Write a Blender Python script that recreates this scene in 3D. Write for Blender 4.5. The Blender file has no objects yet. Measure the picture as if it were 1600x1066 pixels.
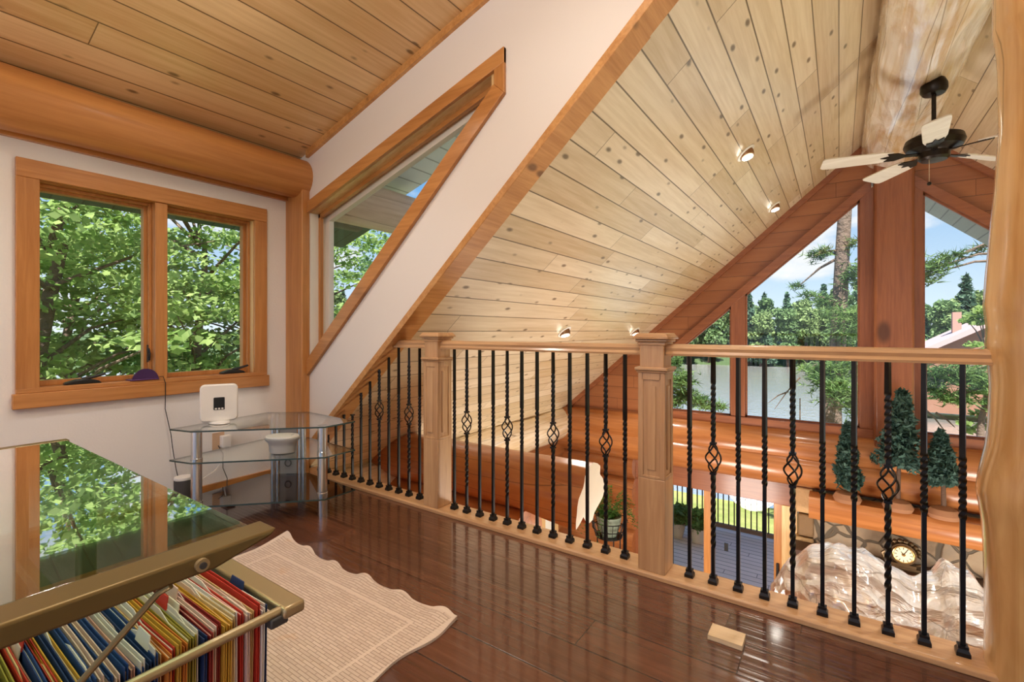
import bpy, math, random
from mathutils import Vector, Matrix, noise as mnoise
from math import sin, cos, pi, radians, sqrt

random.seed(7)
scene = bpy.context.scene
COL = scene.collection
H = 1.0                      # eye height above the loft floor

# ------------------------------------------------------------------ helpers
class MB:
    def __init__(self):
        self.v = []; self.f = []
    def add(self, vs, fs):
        o = len(self.v)
        self.v += [tuple(p) for p in vs]
        self.f += [tuple(i + o for i in f) for f in fs]
        return self
    def box(self, x0, x1, y0, y1, z0, z1):
        vs = [(x0,y0,z0),(x1,y0,z0),(x1,y1,z0),(x0,y1,z0),(x0,y0,z1),(x1,y0,z1),(x1,y1,z1),(x0,y1,z1)]
        return self.add(vs, [(0,3,2,1),(4,5,6,7),(0,1,5,4),(1,2,6,5),(2,3,7,6),(3,0,4,7)])
    def obox(self, c, ax, ay, az):
        """box centred c with half-axis vectors"""
        c, ax, ay, az = map(Vector, (c, ax, ay, az))
        vs = [c + sx*ax + sy*ay + sz*az for sz in (-1,1) for sx, sy in ((-1,-1),(1,-1),(1,1),(-1,1))]
        return self.add(vs, [(0,3,2,1),(4,5,6,7),(0,1,5,4),(1,2,6,5),(2,3,7,6),(3,0,4,7)])
    def prism(self, poly, axis, a, b):
        """2-D polygon extruded along axis from a to b. axis 'x': poly=(y,z); 'y': (x,z); 'z': (x,y)"""
        def P(p, t):
            return {'x': (t, p[0], p[1]), 'y': (p[0], t, p[1]), 'z': (p[0], p[1], t)}[axis]
        n = len(poly)
        vs = [P(p, a) for p in poly] + [P(p, b) for p in poly]
        fs = [tuple(range(n-1, -1, -1)), tuple(range(n, 2*n))]
        fs += [(i, (i+1) % n, n + (i+1) % n, n + i) for i in range(n)]
        return self.add(vs, fs)
    def tube(self, pts, r, n=12, caps=True, twist=None, square=False):
        pts = [Vector(p) for p in pts]
        m = len(pts)
        rs = r if isinstance(r, (list, tuple)) else [r]*m
        t0 = (pts[1]-pts[0]).normalized()
        ref = Vector((0,0,1)) if abs(t0.z) < .9 else Vector((1,0,0))
        u = t0.cross(ref).normalized()
        vs = []
        for i, p in enumerate(pts):
            t = (pts[min(i+1,m-1)] - pts[max(i-1,0)]).normalized()
            u = (u - t*u.dot(t)).normalized(); w = t.cross(u)
            for k in range(n):
                a = 2*pi*k/n + (pi/4 if square else 0) + (twist[i] if twist else 0)
                vs.append(p + rs[i]*(cos(a)*u + sin(a)*w))
        fs = [(i*n+k, i*n+(k+1)%n, (i+1)*n+(k+1)%n, (i+1)*n+k) for i in range(m-1) for k in range(n)]
        if caps:
            fs += [tuple(range(n-1,-1,-1)), tuple((m-1)*n+k for k in range(n))]
        return self.add(vs, fs)
    def lathe(self, prof, n=24, c=(0,0,0), sx=1, sy=1):
        """prof list of (r,z)"""
        vs = []; m = len(prof)
        for r, z in prof:
            for k in range(n):
                a = 2*pi*k/n
                vs.append((c[0]+sx*r*cos(a), c[1]+sy*r*sin(a), c[2]+z))
        fs = [(i*n+k, i*n+(k+1)%n, (i+1)*n+(k+1)%n, (i+1)*n+k) for i in range(m-1) for k in range(n)]
        fs += [tuple(range(n-1,-1,-1)), tuple((m-1)*n+k for k in range(n))]
        return self.add(vs, fs)
    def sphere(self, c, r, n=10, m=6, sc=(1,1,1)):
        prof = [(max(1e-4, r*sin(pi*i/m)), -r*cos(pi*i/m)) for i in range(m+1)]
        o = len(self.v)
        self.lathe(prof, n)
        for i in range(o, len(self.v)):
            x, y, z = self.v[i]
            self.v[i] = (x*sc[0]+c[0], y*sc[1]+c[1], z*sc[2]+c[2])
        return self
    def build(self, name, mat, parent=None, local=False, origin=None, smooth=True, ang=35, bevel=0):
        off = Vector((0,0,0))
        if parent is not None and not local:
            p = parent
            while p is not None:
                off += p.location; p = p.parent
        if origin is not None:
            off = off + Vector(origin)
        vs = [(v[0]-off.x, v[1]-off.y, v[2]-off.z) for v in self.v] if off.length > 0 else self.v
        me = bpy.data.meshes.new(name)
        me.from_pydata([tuple(v) for v in vs], [], self.f)
        me.validate(); me.update()
        if smooth:
            me.polygons.foreach_set('use_smooth', [True]*len(me.polygons))
            try: me.set_sharp_from_angle(angle=radians(ang))
            except Exception: pass
        me.materials.append(mat)
        o = bpy.data.objects.new(name, me)
        COL.objects.link(o)
        if origin is not None: o.location = origin
        if parent is not None: o.parent = parent
        if bevel:
            b = o.modifiers.new('bevel', 'BEVEL'); b.width = bevel; b.segments = 2; b.limit_method = 'ANGLE'
            b.harden_normals = False
        return o

def tag(o, label=None, cat=None, group=None, kind=None):
    if label: o['label'] = label
    if cat: o['category'] = cat
    if group: o['group'] = group
    if kind: o['kind'] = kind
    return o
def thing(name, label, cat, loc=(0,0,0), group=None, rotz=0):
    o = bpy.data.objects.new(name, None); COL.objects.link(o)
    o.location = loc; o.rotation_euler = (0,0,rotz); o.empty_display_size = .1
    return tag(o, label, cat, group)
def struct(name, mb, mat, label, cat, parent=None, **k):
    o = mb.build(name, mat, parent, **k)
    return tag(o, label, cat, kind='structure')
def structroot(name, label, cat, loc=(0,0,0)):
    return tag(thing(name, label, cat, loc), kind='structure')
def dup(root, loc, rotz=None, label=None):
    r = root.copy(); COL.objects.link(r); r.location = loc
    if rotz is not None: r.rotation_euler = (0,0,rotz)
    if label: r['label'] = label
    for ch in list(root.children):
        c = ch.copy(); COL.objects.link(c); c.parent = r
        for g in list(ch.children):
            d = g.copy(); COL.objects.link(d); d.parent = c
    return r

# ------------------------------------------------------------------ materials
class NT:
    def __init__(self, name):
        self.m = bpy.data.materials.new(name); self.m.use_nodes = True
        self.t = self.m.node_tree; self.t.nodes.clear()
        self.out = self.t.nodes.new('ShaderNodeOutputMaterial')
    def n(self, typ, **k):
        nd = self.t.nodes.new(typ)
        for a, b in k.items(): setattr(nd, a, b)
        return nd
    def link(self, a, b): self.t.links.new(a, b)
    def set(self, sock, v):
        if hasattr(v, 'is_linked') or isinstance(v, bpy.types.NodeSocket): self.link(v, sock)
        else: sock.default_value = v
    def math(self, op, a, b=None, c=None, clamp=False):
        nd = self.n('ShaderNodeMath', operation=op, use_clamp=clamp)
        self.set(nd.inputs[0], a)
        if b is not None: self.set(nd.inputs[1], b)
        if c is not None: self.set(nd.inputs[2], c)
        return nd.outputs[0]
    def mix(self, fac, a, b, blend='MIX'):
        nd = self.n('ShaderNodeMix', data_type='RGBA', blend_type=blend)
        self.set(nd.inputs[0], fac)
        for s, v in ((nd.inputs[6], a), (nd.inputs[7], b)):
            if isinstance(v, (tuple, list)) and len(v) == 3: v = (*v, 1)
            self.set(s, v)
        return nd.outputs[2]
    def comb(self, x, y, z):
        nd = self.n('ShaderNodeCombineXYZ')
        for s, v in zip(nd.inputs, (x, y, z)): self.set(s, v)
        return nd.outputs[0]
    def obj(self): return self.n('ShaderNodeTexCoord').outputs['Object']
    def sep(self, v):
        nd = self.n('ShaderNodeSeparateXYZ'); self.link(v, nd.inputs[0]); return nd.outputs
    def noise(self, vec, scale, detail=3, rough=.55, dist=0):
        nd = self.n('ShaderNodeTexNoise')
        self.link(vec, nd.inputs['Vector']); nd.inputs['Scale'].default_value = scale
        nd.inputs['Detail'].default_value = detail; nd.inputs['Roughness'].default_value = rough
        nd.inputs['Distortion'].default_value = dist
        return nd.outputs['Fac']
    def vor(self, vec, scale, feature='F1'):
        nd = self.n('ShaderNodeTexVoronoi', feature=feature)
        self.link(vec, nd.inputs['Vector']); nd.inputs['Scale'].default_value = scale
        return nd.outputs
    def smooth(self, v, a, b, lo=0., hi=1.):
        nd = self.n('ShaderNodeMapRange', interpolation_type='SMOOTHSTEP')
        self.set(nd.inputs[0], v)
        for i, x in enumerate((a, b, lo, hi)): nd.inputs[i+1].default_value = x
        return nd.outputs[0]
    def scale(self, vec, s):
        nd = self.n('ShaderNodeVectorMath', operation='MULTIPLY'); self.link(vec, nd.inputs[0]); nd.inputs[1].default_value = s
        return nd.outputs[0]
    def white(self, v, dim='3D'):
        nd = self.n('ShaderNodeTexWhiteNoise', noise_dimensions=dim)
        self.set(nd.inputs['W' if dim == '1D' else 'Vector'], v)
        return nd.outputs['Value']
    def bump(self, h, strength, dist=.01):
        nd = self.n('ShaderNodeBump'); self.link(h, nd.inputs['Height'])
        nd.inputs['Strength'].default_value = strength; nd.inputs['Distance'].default_value = dist
        return nd.outputs[0]
    def pbsdf(self, col, rough=.5, metal=0, coat=0, coat_rough=.1, spec=.5, normal=None, trans=0, ior=1.45, emit=None, emit_s=0, sheen=0):
        p = self.n('ShaderNodeBsdfPrincipled')
        if isinstance(col, (tuple, list)) and len(col) == 3: col = (*col, 1)
        self.set(p.inputs['Base Color'], col); self.set(p.inputs['Roughness'], rough)
        self.set(p.inputs['Metallic'], metal); p.inputs['Coat Weight'].default_value = coat
        p.inputs['Coat Roughness'].default_value = coat_rough; p.inputs['Specular IOR Level'].default_value = spec
        p.inputs['Transmission Weight'].default_value = trans; p.inputs['IOR'].default_value = ior
        if normal is not None: self.link(normal, p.inputs['Normal'])
        if emit: p.inputs['Emission Color'].default_value = (*emit, 1); p.inputs['Emission Strength'].default_value = emit_s
        return p
    def done(self, sh):
        self.link(sh.outputs[0] if hasattr(sh, 'outputs') else sh, self.out.inputs[0]); return self.m

def plain(name, col, rough=.5, metal=0, coat=0, spec=.5, bumpn=None):
    t = NT(name); nrm = None
    if bumpn:
        nrm = t.bump(t.noise(t.obj(), bumpn[0], 3), bumpn[1], bumpn[2] if len(bumpn) > 2 else .005)
    return t.done(t.pbsdf(col, rough, metal, coat, spec=spec, normal=nrm))

def wood(name, c1, c2, axis='y', rough=.35, coat=.2, knots=.0, fine=1., bump=.15, big=1., coat_rough=.15):
    """solid wood, grain along an axis of the object"""
    t = NT(name); P = t.obj()
    st = {'x': (.06,1,1), 'y': (1,.06,1), 'z': (1,1,.06)}[axis]
    Q = t.scale(P, st)
    g = t.noise(Q, 55*fine, 4, .6, .6)
    b = t.noise(Q, 9*fine*big, 3, .5, 1.2)
    f = t.math('ADD', t.math('MULTIPLY', g, .5), t.math('MULTIPLY', b, .5))
    f = t.smooth(f, .3, .7)
    col = t.mix(f, c1, c2)
    if knots:
        v = t.vor(t.scale(P, {'x': (.5,1,1), 'y': (1,.5,1), 'z': (1,1,.5)}[axis]), knots)
        on = t.math('GREATER_THAN', t.sep(v['Color'])[0], .45)
        k = t.math('MULTIPLY', t.smooth(v['Distance'], .06, .16, 1, 0), on)
        col = t.mix(t.math('MULTIPLY', k, .8), col, tuple(x*.28 for x in c1))
    return t.done(t.pbsdf(col, rough, 0, coat, coat_rough, normal=t.bump(f, bump, .004)))

def planks(name, c1, c2, sdir, ldir, w, off, L=2.4, rough=.35, coat=.3, groove=.004, knots=6., gdark=.4, coat_rough=.2,
           ripple=0., var=.55, kd=.75, spec=.5, kthr=.13, bumps=.5, con=0.):
    """boards of width w: sdir is across the boards, ldir along them (object space)"""
    t = NT(name); P = t.obj()
    def dot(d):
        nd = t.n('ShaderNodeVectorMath', operation='DOT_PRODUCT'); t.link(P, nd.inputs[0]); nd.inputs[1].default_value = d
        return nd.outputs['Value']
    s = dot(sdir); l = dot(ldir)
    q = t.math('DIVIDE', t.math('SUBTRACT', s, off), w)
    i = t.math('FLOOR', q); f = t.math('FRACT', q)
    ri = t.white(i, '1D')
    lq = t.math('ADD', t.math('DIVIDE', l, L), t.math('MULTIPLY', ri, 7.3))
    j = t.math('FLOOR', lq); fj = t.math('FRACT', lq)
    rij = t.white(t.comb(i, j, 3.1), '3D')
    rij2 = t.white(t.comb(i, j, 9.7), '3D')
    e = t.math('MULTIPLY', t.math('MINIMUM', f, t.math('SUBTRACT', 1., f)), w)
    ej = t.math('MULTIPLY', t.math('MINIMUM', fj, t.math('SUBTRACT', 1., fj)), L)
    ed = t.math('MINIMUM', e, t.math('MULTIPLY', ej, 1.6))
    gm = t.smooth(ed, groove*.35, groove, 1, 0)
    gv = t.comb(t.math('MULTIPLY', s, 1.), t.math('MULTIPLY', l, .05), t.math('MULTIPLY', rij, 13.))
    g = t.noise(gv, 60, 4, .6, .5)
    b = t.noise(gv, 12, 3, .5, 1.5)
    fac = t.math('ADD', t.math('MULTIPLY', g, .45), t.math('MULTIPLY', b, .55))
    fac = t.smooth(fac, .3, .7)
    fac = t.math('ADD', t.math('MULTIPLY', fac, 1-var), t.math('MULTIPLY', rij2, var), clamp=True)
    col = t.mix(fac, c1, c2)
    if knots:
        v = t.vor(t.comb(s, t.math('MULTIPLY', l, .45), t.math('MULTIPLY', rij, 5.)), knots)
        on = t.math('GREATER_THAN', t.sep(v['Color'])[0], .5)
        k = t.math('MULTIPLY', t.smooth(v['Distance'], kthr*.35, kthr, 1, 0), on)
        col = t.mix(t.math('MULTIPLY', k, kd), col, tuple(x*.3 for x in c1))
    col = t.mix(gm, col, tuple(x*gdark for x in c1))
    h = t.math('SUBTRACT', t.math('MULTIPLY', fac, .08), gm)
    if ripple:
        rv = t.comb(t.math('MULTIPLY', l, 1.2), t.math('MULTIPLY', s, 46.), t.math('MULTIPLY', rij, 20.))
        rp = t.noise(rv, 1., 1.5, .5, .4)
        h = t.math('ADD', h, t.math('MULTIPLY', rp, ripple))
    return t.done(t.pbsdf(col, rough, 0, coat, coat_rough, spec=spec, normal=t.bump(h, bumps, .004)))

def peeled_log(name, c1, c2, axis='y', rough=.3, coat=.5, hew=5., hstr=.5, cracks=True, cior=1.5, facet='SMOOTH_F1', fd=.05):
    t = NT(name); P = t.obj()
    st = {'x': (.25,1,1), 'y': (1,.25,1), 'z': (1,1,.25)}[axis]
    Q = t.scale(P, st)
    a = t.noise(Q, hew, 4, .6, .8)
    b = t.noise(t.scale(P, {'x': (.05,1,1), 'y': (1,.05,1), 'z': (1,1,.05)}[axis]), 30, 4, .6, .7)
    f = t.smooth(t.math('ADD', t.math('MULTIPLY', a, .65), t.math('MULTIPLY', b, .35)), .33, .66)
    col = t.mix(f, c1, c2)
    v = t.vor(Q, hew*1.6, facet)
    if cracks:
        cr = t.vor(t.scale(P, {'x': (.04,1,1), 'y': (1,.04,1), 'z': (1,1,.04)}[axis]), 5., 'DISTANCE_TO_EDGE')
        cm = t.smooth(cr['Distance'], .004, .012, 1, 0)
        col = t.mix(t.math('MULTIPLY', cm, .6), col, tuple(x*.3 for x in c1))
    h = t.math('ADD', t.math('MULTIPLY', v['Distance'], .8), t.math('MULTIPLY', a, .6))
    p = t.pbsdf(col, rough, 0, coat, .12, normal=t.bump(h, hstr, fd)); p.inputs['Coat IOR'].default_value = cior
    return t.done(p)

def leafmat(name, c1, c2, trans=.45, scale=3., rough=.55):
    t = NT(name); P = t.obj()
    f = t.smooth(t.noise(P, scale, 3, .6), .32, .68)
    f2 = t.white(t.scale(P, (9.,9.,9.)), '3D')
    g = t.n('ShaderNodeNewGeometry')
    col = t.mix(f, c1, c2)
    d = t.pbsdf(col, rough, 0, 0, spec=.3)
    tr = t.n('ShaderNodeBsdfTranslucent'); t.link(col, tr.inputs[0])
    mx = t.n('ShaderNodeMixShader'); mx.inputs[0].default_value = trans
    t.link(d.outputs[0], mx.inputs[1]); t.link(tr.outputs[0], mx.inputs[2])
    return t.done(mx)

def glassmat(name, tint=(1,1,1), refl_ior=1.5, boost=1.0):
    t = NT(name)
    g = t.n('ShaderNodeNewGeometry'); dt = t.n('ShaderNodeVectorMath', operation='DOT_PRODUCT')
    t.link(g.outputs['Normal'], dt.inputs[0]); t.link(g.outputs['Incoming'], dt.inputs[1])
    cs = t.math('SUBTRACT', 1., t.math('ABSOLUTE', dt.outputs['Value']), clamp=True)
    f0 = ((refl_ior-1)/(refl_ior+1))**2
    f = t.math('MULTIPLY', t.math('ADD', f0, t.math('MULTIPLY', t.math('POWER', cs, 5.), 1-f0)), boost, clamp=True)
    tr = t.n('ShaderNodeBsdfTransparent'); tr.inputs[0].default_value = (*tint, 1)
    gl = t.n('ShaderNodeBsdfGlossy'); gl.inputs['Roughness'].default_value = 0.0
    gl.inputs['Color'].default_value = (1,1,1,1)
    mx = t.n('ShaderNodeMixShader'); t.link(f, mx.inputs[0]); t.link(tr.outputs[0], mx.inputs[1]); t.link(gl.outputs[0], mx.inputs[2])
    return t.done(mx)

COSR = cos(math.atan(.87)); SINR = sin(math.atan(.87))
COSD = cos(math.atan(.293)); SIND = sin(math.atan(.293))
PINE1, PINE2 = (.56,.335,.125), (.80,.58,.30)
M = {}
M['ceil_main'] = planks('pine ceiling great room', (.52,.385,.205), (.87,.765,.58), (COSR,0,SINR), (0,1,0), .1564, -.010 + SINR*(1+1.845)*COSR/COSR*0 + 0, L=1.9, rough=.34, coat=.8, coat_rough=.24, knots=13, kthr=.24, kd=.9, groove=.005, gdark=.3)  # same pine as the loft; paler tone puts the brighter light into its colour
M['ceil_right'] = planks('pine ceiling right slope', (.52,.385,.205), (.87,.765,.58), (COSR,0,-SINR), (0,1,0), .1564, .02, L=1.9, rough=.34, coat=.8, coat_rough=.24, knots=13, kthr=.24, kd=.9, groove=.005, gdark=.3)
M['ceil_loft'] = planks('pine ceiling loft', (.56,.31,.115), (.87,.63,.34), (COSD,0,SIND), (0,1,0), .1563, -3.022+.04, L=2.6, rough=.36, coat=.4, coat_rough=.25, knots=13, kthr=.22, kd=.9, groove=.005, gdark=.35)
M['floor'] = planks('dark hand scraped floor', (.066,.024,.013), (.155,.060,.032), (0,1,0), (1,0,0), .155, 1.655, L=1.25, rough=.22, coat=.8, coat_rough=.08, groove=.0035, knots=0, gdark=.45, ripple=2.2, var=.5, bumps=.42)
M['gable'] = planks('gable boards', (.25,.085,.032), (.36,.14,.055), (0,0,1), (1,0,0), .165, .03, L=2.2, rough=.4, coat=.25, knots=5, gdark=.45)
M['soffit_green'] = planks('green soffit', (.030,.062,.048), (.040,.075,.058), (0,1,0), (1,0,0), .16, 0, L=30, rough=.5, coat=0, knots=0, gdark=.3, groove=.008)
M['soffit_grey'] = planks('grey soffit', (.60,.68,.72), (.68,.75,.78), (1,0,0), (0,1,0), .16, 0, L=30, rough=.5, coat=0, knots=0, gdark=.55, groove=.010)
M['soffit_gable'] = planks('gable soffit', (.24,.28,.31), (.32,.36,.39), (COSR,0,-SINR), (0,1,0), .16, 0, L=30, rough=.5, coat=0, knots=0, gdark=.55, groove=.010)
M['white'] = plain('textured white wall', (.84,.825,.815), .8, spec=.25, bumpn=(95, .22, .006))
M['white_smooth'] = plain('smooth white wall', (.81,.755,.715), .8, spec=.25, bumpn=(60, .06, .004))
CAS1, CAS2 = (.42,.165,.042), (.60,.275,.085)
for ax in 'xyz':
    M['casing_'+ax] = wood('stained fir casing '+ax, CAS1, CAS2, ax, .38, .25, knots=2.2)
    M['pale_'+ax] = wood('pale pine '+ax, (.60,.36,.14), (.80,.56,.28), ax, .4, .2)
    M['oak_'+ax] = wood('oak '+ax, (.45,.245,.115), (.64,.40,.21), ax, .34, .35)
    M['redwood_'+ax] = wood('red stained wood '+ax, (.20,.062,.025), (.31,.11,.045), ax, .4, .25, knots=2.0)
    M['orange_'+ax] = wood('orange log '+ax, (.30,.10,.026), (.47,.185,.058), ax, .33, .4, knots=1.6, fine=.6)
M['beam'] = wood('eave log', (.42,.165,.045), (.63,.29,.09), 'y', .5, .08, fine=.45, knots=1.2)
M['trim_lower'] = wood('trim slope', (.46,.20,.055), (.66,.34,.12), 'y', .4, .2, knots=6)
M['white_wood'] = plain('off white window sash', (.80,.75,.66), .5)
M['ridge'] = peeled_log('peeled ridge log', (.64,.45,.23), (.95,.92,.86), 'y', .25, .9, 5.5, 1., cior=1.9, facet='F1', fd=.045)
M['hewn'] = peeled_log('hewn glossy log', (.74,.66,.60), (.97,.97,.98), 'x', .22, 1., 8., 1., cior=2.2, facet='F1', fd=.09)  # near-white tones stand in for sky reflections on the gloss
M['plate'] = peeled_log('peeled plate log', (.66,.47,.25), (.92,.82,.66), 'y', .26, .8, 3., .5, cior=1.8)
M['tie'] = peeled_log('orange tie log', (.32,.10,.026), (.47,.175,.05), 'x', .3, .5, 3., .25)
M['end_cut'] = plain('whitened log end', (.86,.78,.66), .6, bumpn=(30, .2, .01))
M['log_wall_x'] = peeled_log('wall logs x', (.24,.075,.022), (.38,.145,.045), 'x', .36, .4, 3., .25)
M['log_wall_y'] = peeled_log('wall logs y', (.22,.07,.021), (.34,.125,.04), 'y', .36, .4, 3., .25)
M['post'] = peeled_log('log post', (.50,.26,.09), (.74,.48,.22), 'z', .24, .8, 3.2, .25, cior=1.8)
M['ext_log'] = peeled_log('weathered log', (.55,.38,.27), (.76,.60,.48), 'y', .6, 0., 3., .3)
M['iron'] = plain('black wrought iron', (.013,.011,.010), .36, .6, .15, bumpn=(300,.1,.001))
M['gold'] = plain('olive bronze metal', (.185,.135,.058), .36, .6)
M['gold_light'] = plain('olive bronze top', (.43,.34,.20), .33, .6)
M['chrome'] = plain('satin aluminium', (.62,.61,.60), .24, 1.)
M['steel'] = plain('bright steel', (.75,.74,.72), .18, 1.)
M['black'] = plain('black plastic', (.012,.012,.013), .35)
M['dark'] = plain('dark grey plastic', (.05,.05,.055), .45)
M['white_plastic'] = plain('white plastic', (.82,.80,.76), .35)
M['grey_plastic'] = plain('grey plastic', (.42,.43,.44), .4)
M['purple'] = plain('glossy purple plastic', (.055,.018,.10), .18, 0, .5)
M['pane'] = glassmat('window pane', (.98,.99,.985), 1.45, .5)
M['desk_glass'] = glassmat('green tinted desk glass', (.74,.87,.79), 1.5, 2.6)
M['shelf_glass'] = glassmat('clear shelf glass', (.90,.94,.92), 1.5, 1.3)
M['smoke_glass'] = glassmat('smoked shelf glass', (.42,.36,.33), 1.5, 1.3)
t = NT('grey translucent panel'); _p = t.pbsdf((.36,.35,.36), .3); _p.inputs['Alpha'].default_value = .72; M['back_panel'] = t.done(_p)
M['glass_edge'] = plain('dark green glass edge', (.035,.06,.055), .15)
M['fan_metal'] = plain('dark bronze fan metal', (.022,.016,.012), .35, .7)
M['deck'] = planks('deck boards', (.68,.49,.43), (.78,.59,.53), (0,1,0), (1,0,0), .145, 0, L=4, rough=.55, coat=0, groove=.012, knots=0, gdark=.3)
M['deck_wood'] = plain('brown deck trim', (.20,.115,.07), .6)
M['lamp'] = (lambda t: t.done(t.pbsdf((1,1,1), .4, emit=(1,.93,.78), emit_s=9)))(NT('lit lamp'))
M['copper'] = plain('bronze gimbal ring', (.36,.20,.11), .3, .8)

# ------------------------------------------------------------------ setting: loft
ROOF = lambda x: 1 + 1.845 + .87*x            # great-room ceiling, left slope (world z)
ROOFR = lambda x: 1 + 1.845 + .87*(.9 - x)
DORM = lambda x: 1 + 2.125 + .293*x           # shed dormer ceiling
XW = -3.21; YR = 1.877; YG = 6.45

struct('floor', MB().box(XW-.05, 3.2, -3.2, 2.02, -.25, 0), M['floor'], 'dark hand-scraped hardwood floor of the loft', 'floor')

# left wall with its window hole
W0, W1, WZ0, WZ1 = .52, 1.648, .660, 1.795
mb = MB()
mb.box(XW-.14, XW, -3.2, W0, 0, 2.05).box(XW-.14, XW, W1, YR+.12, 0, 2.05)
mb.box(XW-.14, XW, W0, W1, 0, WZ0).box(XW-.14, XW, W0, W1, WZ1, 2.05)
struct('wall_left', mb, M['white'], 'white textured wall with the double casement window', 'wall', smooth=False)

# sloped white wall on the loft edge with the trapezoid window
RT = lambda x: 1 + 1.871 + .891*x
TOPL = lambda x: 1 + 1.3837 + .297*(x+1.338)
BOTL = lambda x: 1 + 1.1587 + .88*(x+1.338)
xr = -1.36
mb = MB()
mb.prism([(XW, TOPL(XW)-.02), (xr, TOPL(xr)-.02), (xr, DORM(xr)+.1), (XW, DORM(XW)+.1)], 'y', YR, YR+.12)
mb.prism([(xr, RT(xr)), (.47, RT(.47)), (.47, DORM(.47)+.1), (xr, DORM(xr)+.1)], 'y', YR, YR+.12)
mb.prism([(XW, max(0,RT(XW))), (xr, RT(xr)), (xr, BOTL(xr)+.02), (XW, BOTL(XW)+.02)], 'y', YR, YR+.12)
struct('wall_loft_edge', mb, M['white_smooth'], 'sloping white wall above the railing with the trapezoid window', 'wall', smooth=False)

# loft ceiling; the rear is left open behind the camera to let skylight in
mb = MB()
mb.prism([(.47, 3.26), (-3.5, DORM(-3.5)), (-3.5, DORM(-3.5)+.14), (.47, 3.40)], 'y', -1.9, 2.0)
struct('ceiling_loft', mb, M['ceil_loft'], 'sloping knotty pine plank ceiling over the loft', 'ceiling', smooth=False)

def slope_bar(x0, x1, f, dz0, dz1, y0, y1):
    return [(x0, f(x0)+dz0), (x1, f(x1)+dz0), (x1, f(x1)+dz1), (x0, f(x0)+dz1)], 'y', y0, y1
# crown strip along the dormer ceiling
o = struct('trim_1', MB().prism(*slope_bar(-3.02, .45, DORM, -.045, .02, YR-.022, YR+.01)), M['trim_lower'], 'narrow pine strip between loft ceiling and white wall', 'trim')
# slope trim under the white wall
mb = MB().prism(*slope_bar(-3.21, .47, RT, -.012, .040, YR-.012, YR+.135))
struct('trim_2', mb, M['trim_lower'], 'knotty pine board along the sloping edge of the white wall', 'trim', bevel=.003)
# corner post
struct('trim_3', MB().box(XW, -3.004, YR-.058, YR, 0, 1.20+.93), M['casing_z'], 'stained wood corner post between the two white walls', 'trim', bevel=.006)
# eave log and its ledge strip
mb = MB()
pts = []; rs = []
for i in range(60):
    y = -3.2 + (YR+3.2)*i/59
    pts.append((-3.10, y, 2.058)); rs.append(.136 + .008*mnoise.noise(Vector((3, y*.8, 0))) + .012*math.exp(-((y-.2)/.5)**2))
mb.tube(pts, rs, 28)
struct('beam_eave', mb, M['beam'], 'thick stained eave log along the top of the left wall', 'beam')
struct('trim_4', MB().box(XW, XW+.03, -3.2, YR-.06, 1.912, 1.965), M['casing_y'], 'thin wood ledge strip under the eave log', 'trim')
struct('baseboard_left', MB().box(XW, XW+.018, -3.2, YR-.06, 0, .048), M['casing_y'], 'low stained wood baseboard on the left wall', 'baseboard')

# window 1 : double casement in the left wall
w1 = structroot('window_1', 'wood framed double casement window with trees outside', 'window', (XW, 1.08, WZ0))
def casing_box(y0, y1, z0, z1, ax, name='casing', m=None, x0=XW, x1=XW+.022):
    return MB().box(x0, x1, y0, y1, z0, z1).build(name, m or M['casing_'+ax], w1, bevel=.003)
casing_box(.490, 1.679, 1.735, 1.825, 'y')
casing_box(.490, .572, .720, 1.735, 'z')
casing_box(1.597, 1.679, .720, 1.735, 'z')
casing_box(.478, 1.690, .628, .700, 'y', 'sill', x1=XW+.030)
casing_box(.490, 1.679, .700, .724, 'y', 'sill_top', x0=XW-.10, x1=XW+.022)
# jamb liners
MB().box(XW-.13, XW, .545, .575, .70, 1.74).build('jamb', M['pale_z'], w1)
MB().box(XW-.13, XW, 1.594, 1.624, .70, 1.74).build('jamb', M['pale_z'], w1)
MB().box(XW-.13, XW, .545, 1.624, 1.732, 1.76).build('head_jamb', M['casing_y'], w1)
MB().box(XW-.13, XW+.012, 1.045, 1.105, .72, 1.735).build('mullion', M['casing_z'], w1, bevel=.003)
for (a, b, first) in ((.575, 1.045, 1), (1.105, 1.594, 0)):
    sash = MB()
    xs0, xs1 = XW-.115, XW-.070
    sash.box(xs0, xs1, a, a+.012, .724, 1.732).box(xs0, xs1, b-.030, b, .724, 1.732)
    sash.box(xs0, xs1, a+.012, b-.030, .724, .750).box(xs0, xs1, a+.012, b-.030, 1.702, 1.732)
    sash.box(xs1, xs1+.03, b-.014, b, .724, 1.732).box(xs1, xs1+.025, a, b, 1.716, 1.732)
    s = sash.build('sash', M['casing_z'], w1, bevel=.002)
    MB().box(XW-.097, XW-.091, a+.012, b-.030, .75, 1.702).build('pane', M['pane'], s)
    # crank operator on the sill
    yc = a+.165 if first else b-.115
    ck = MB()
    ck.prism([(yc-.075,.724),(yc+.075,.724),(yc+.062,.738),(yc+.02,.750),(yc-.03,.747),(yc-.07,.735)], 'x', XW-.05, XW-.008)
    c = ck.build('crank', M['black'], w1, bevel=.004)
    MB().tube([(XW-.02, yc-.005, .748), (XW-.012, yc+.04, .758), (XW-.006, yc+.088, .772)], [.009,.008,.006], 8).build('crank_handle', M['black'], c)
    yl = 1.032 if first else 1.118
    lk = MB().box(XW-.062, XW-.045, yl-.005, yl+.005, .82, .92)
    lk.tube([(XW-.045, yl, .90), (XW-.03, yl, .87), (XW-.035, yl, .83)], .005, 6)
    lk.build('latch', M['black'], w1)

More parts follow.
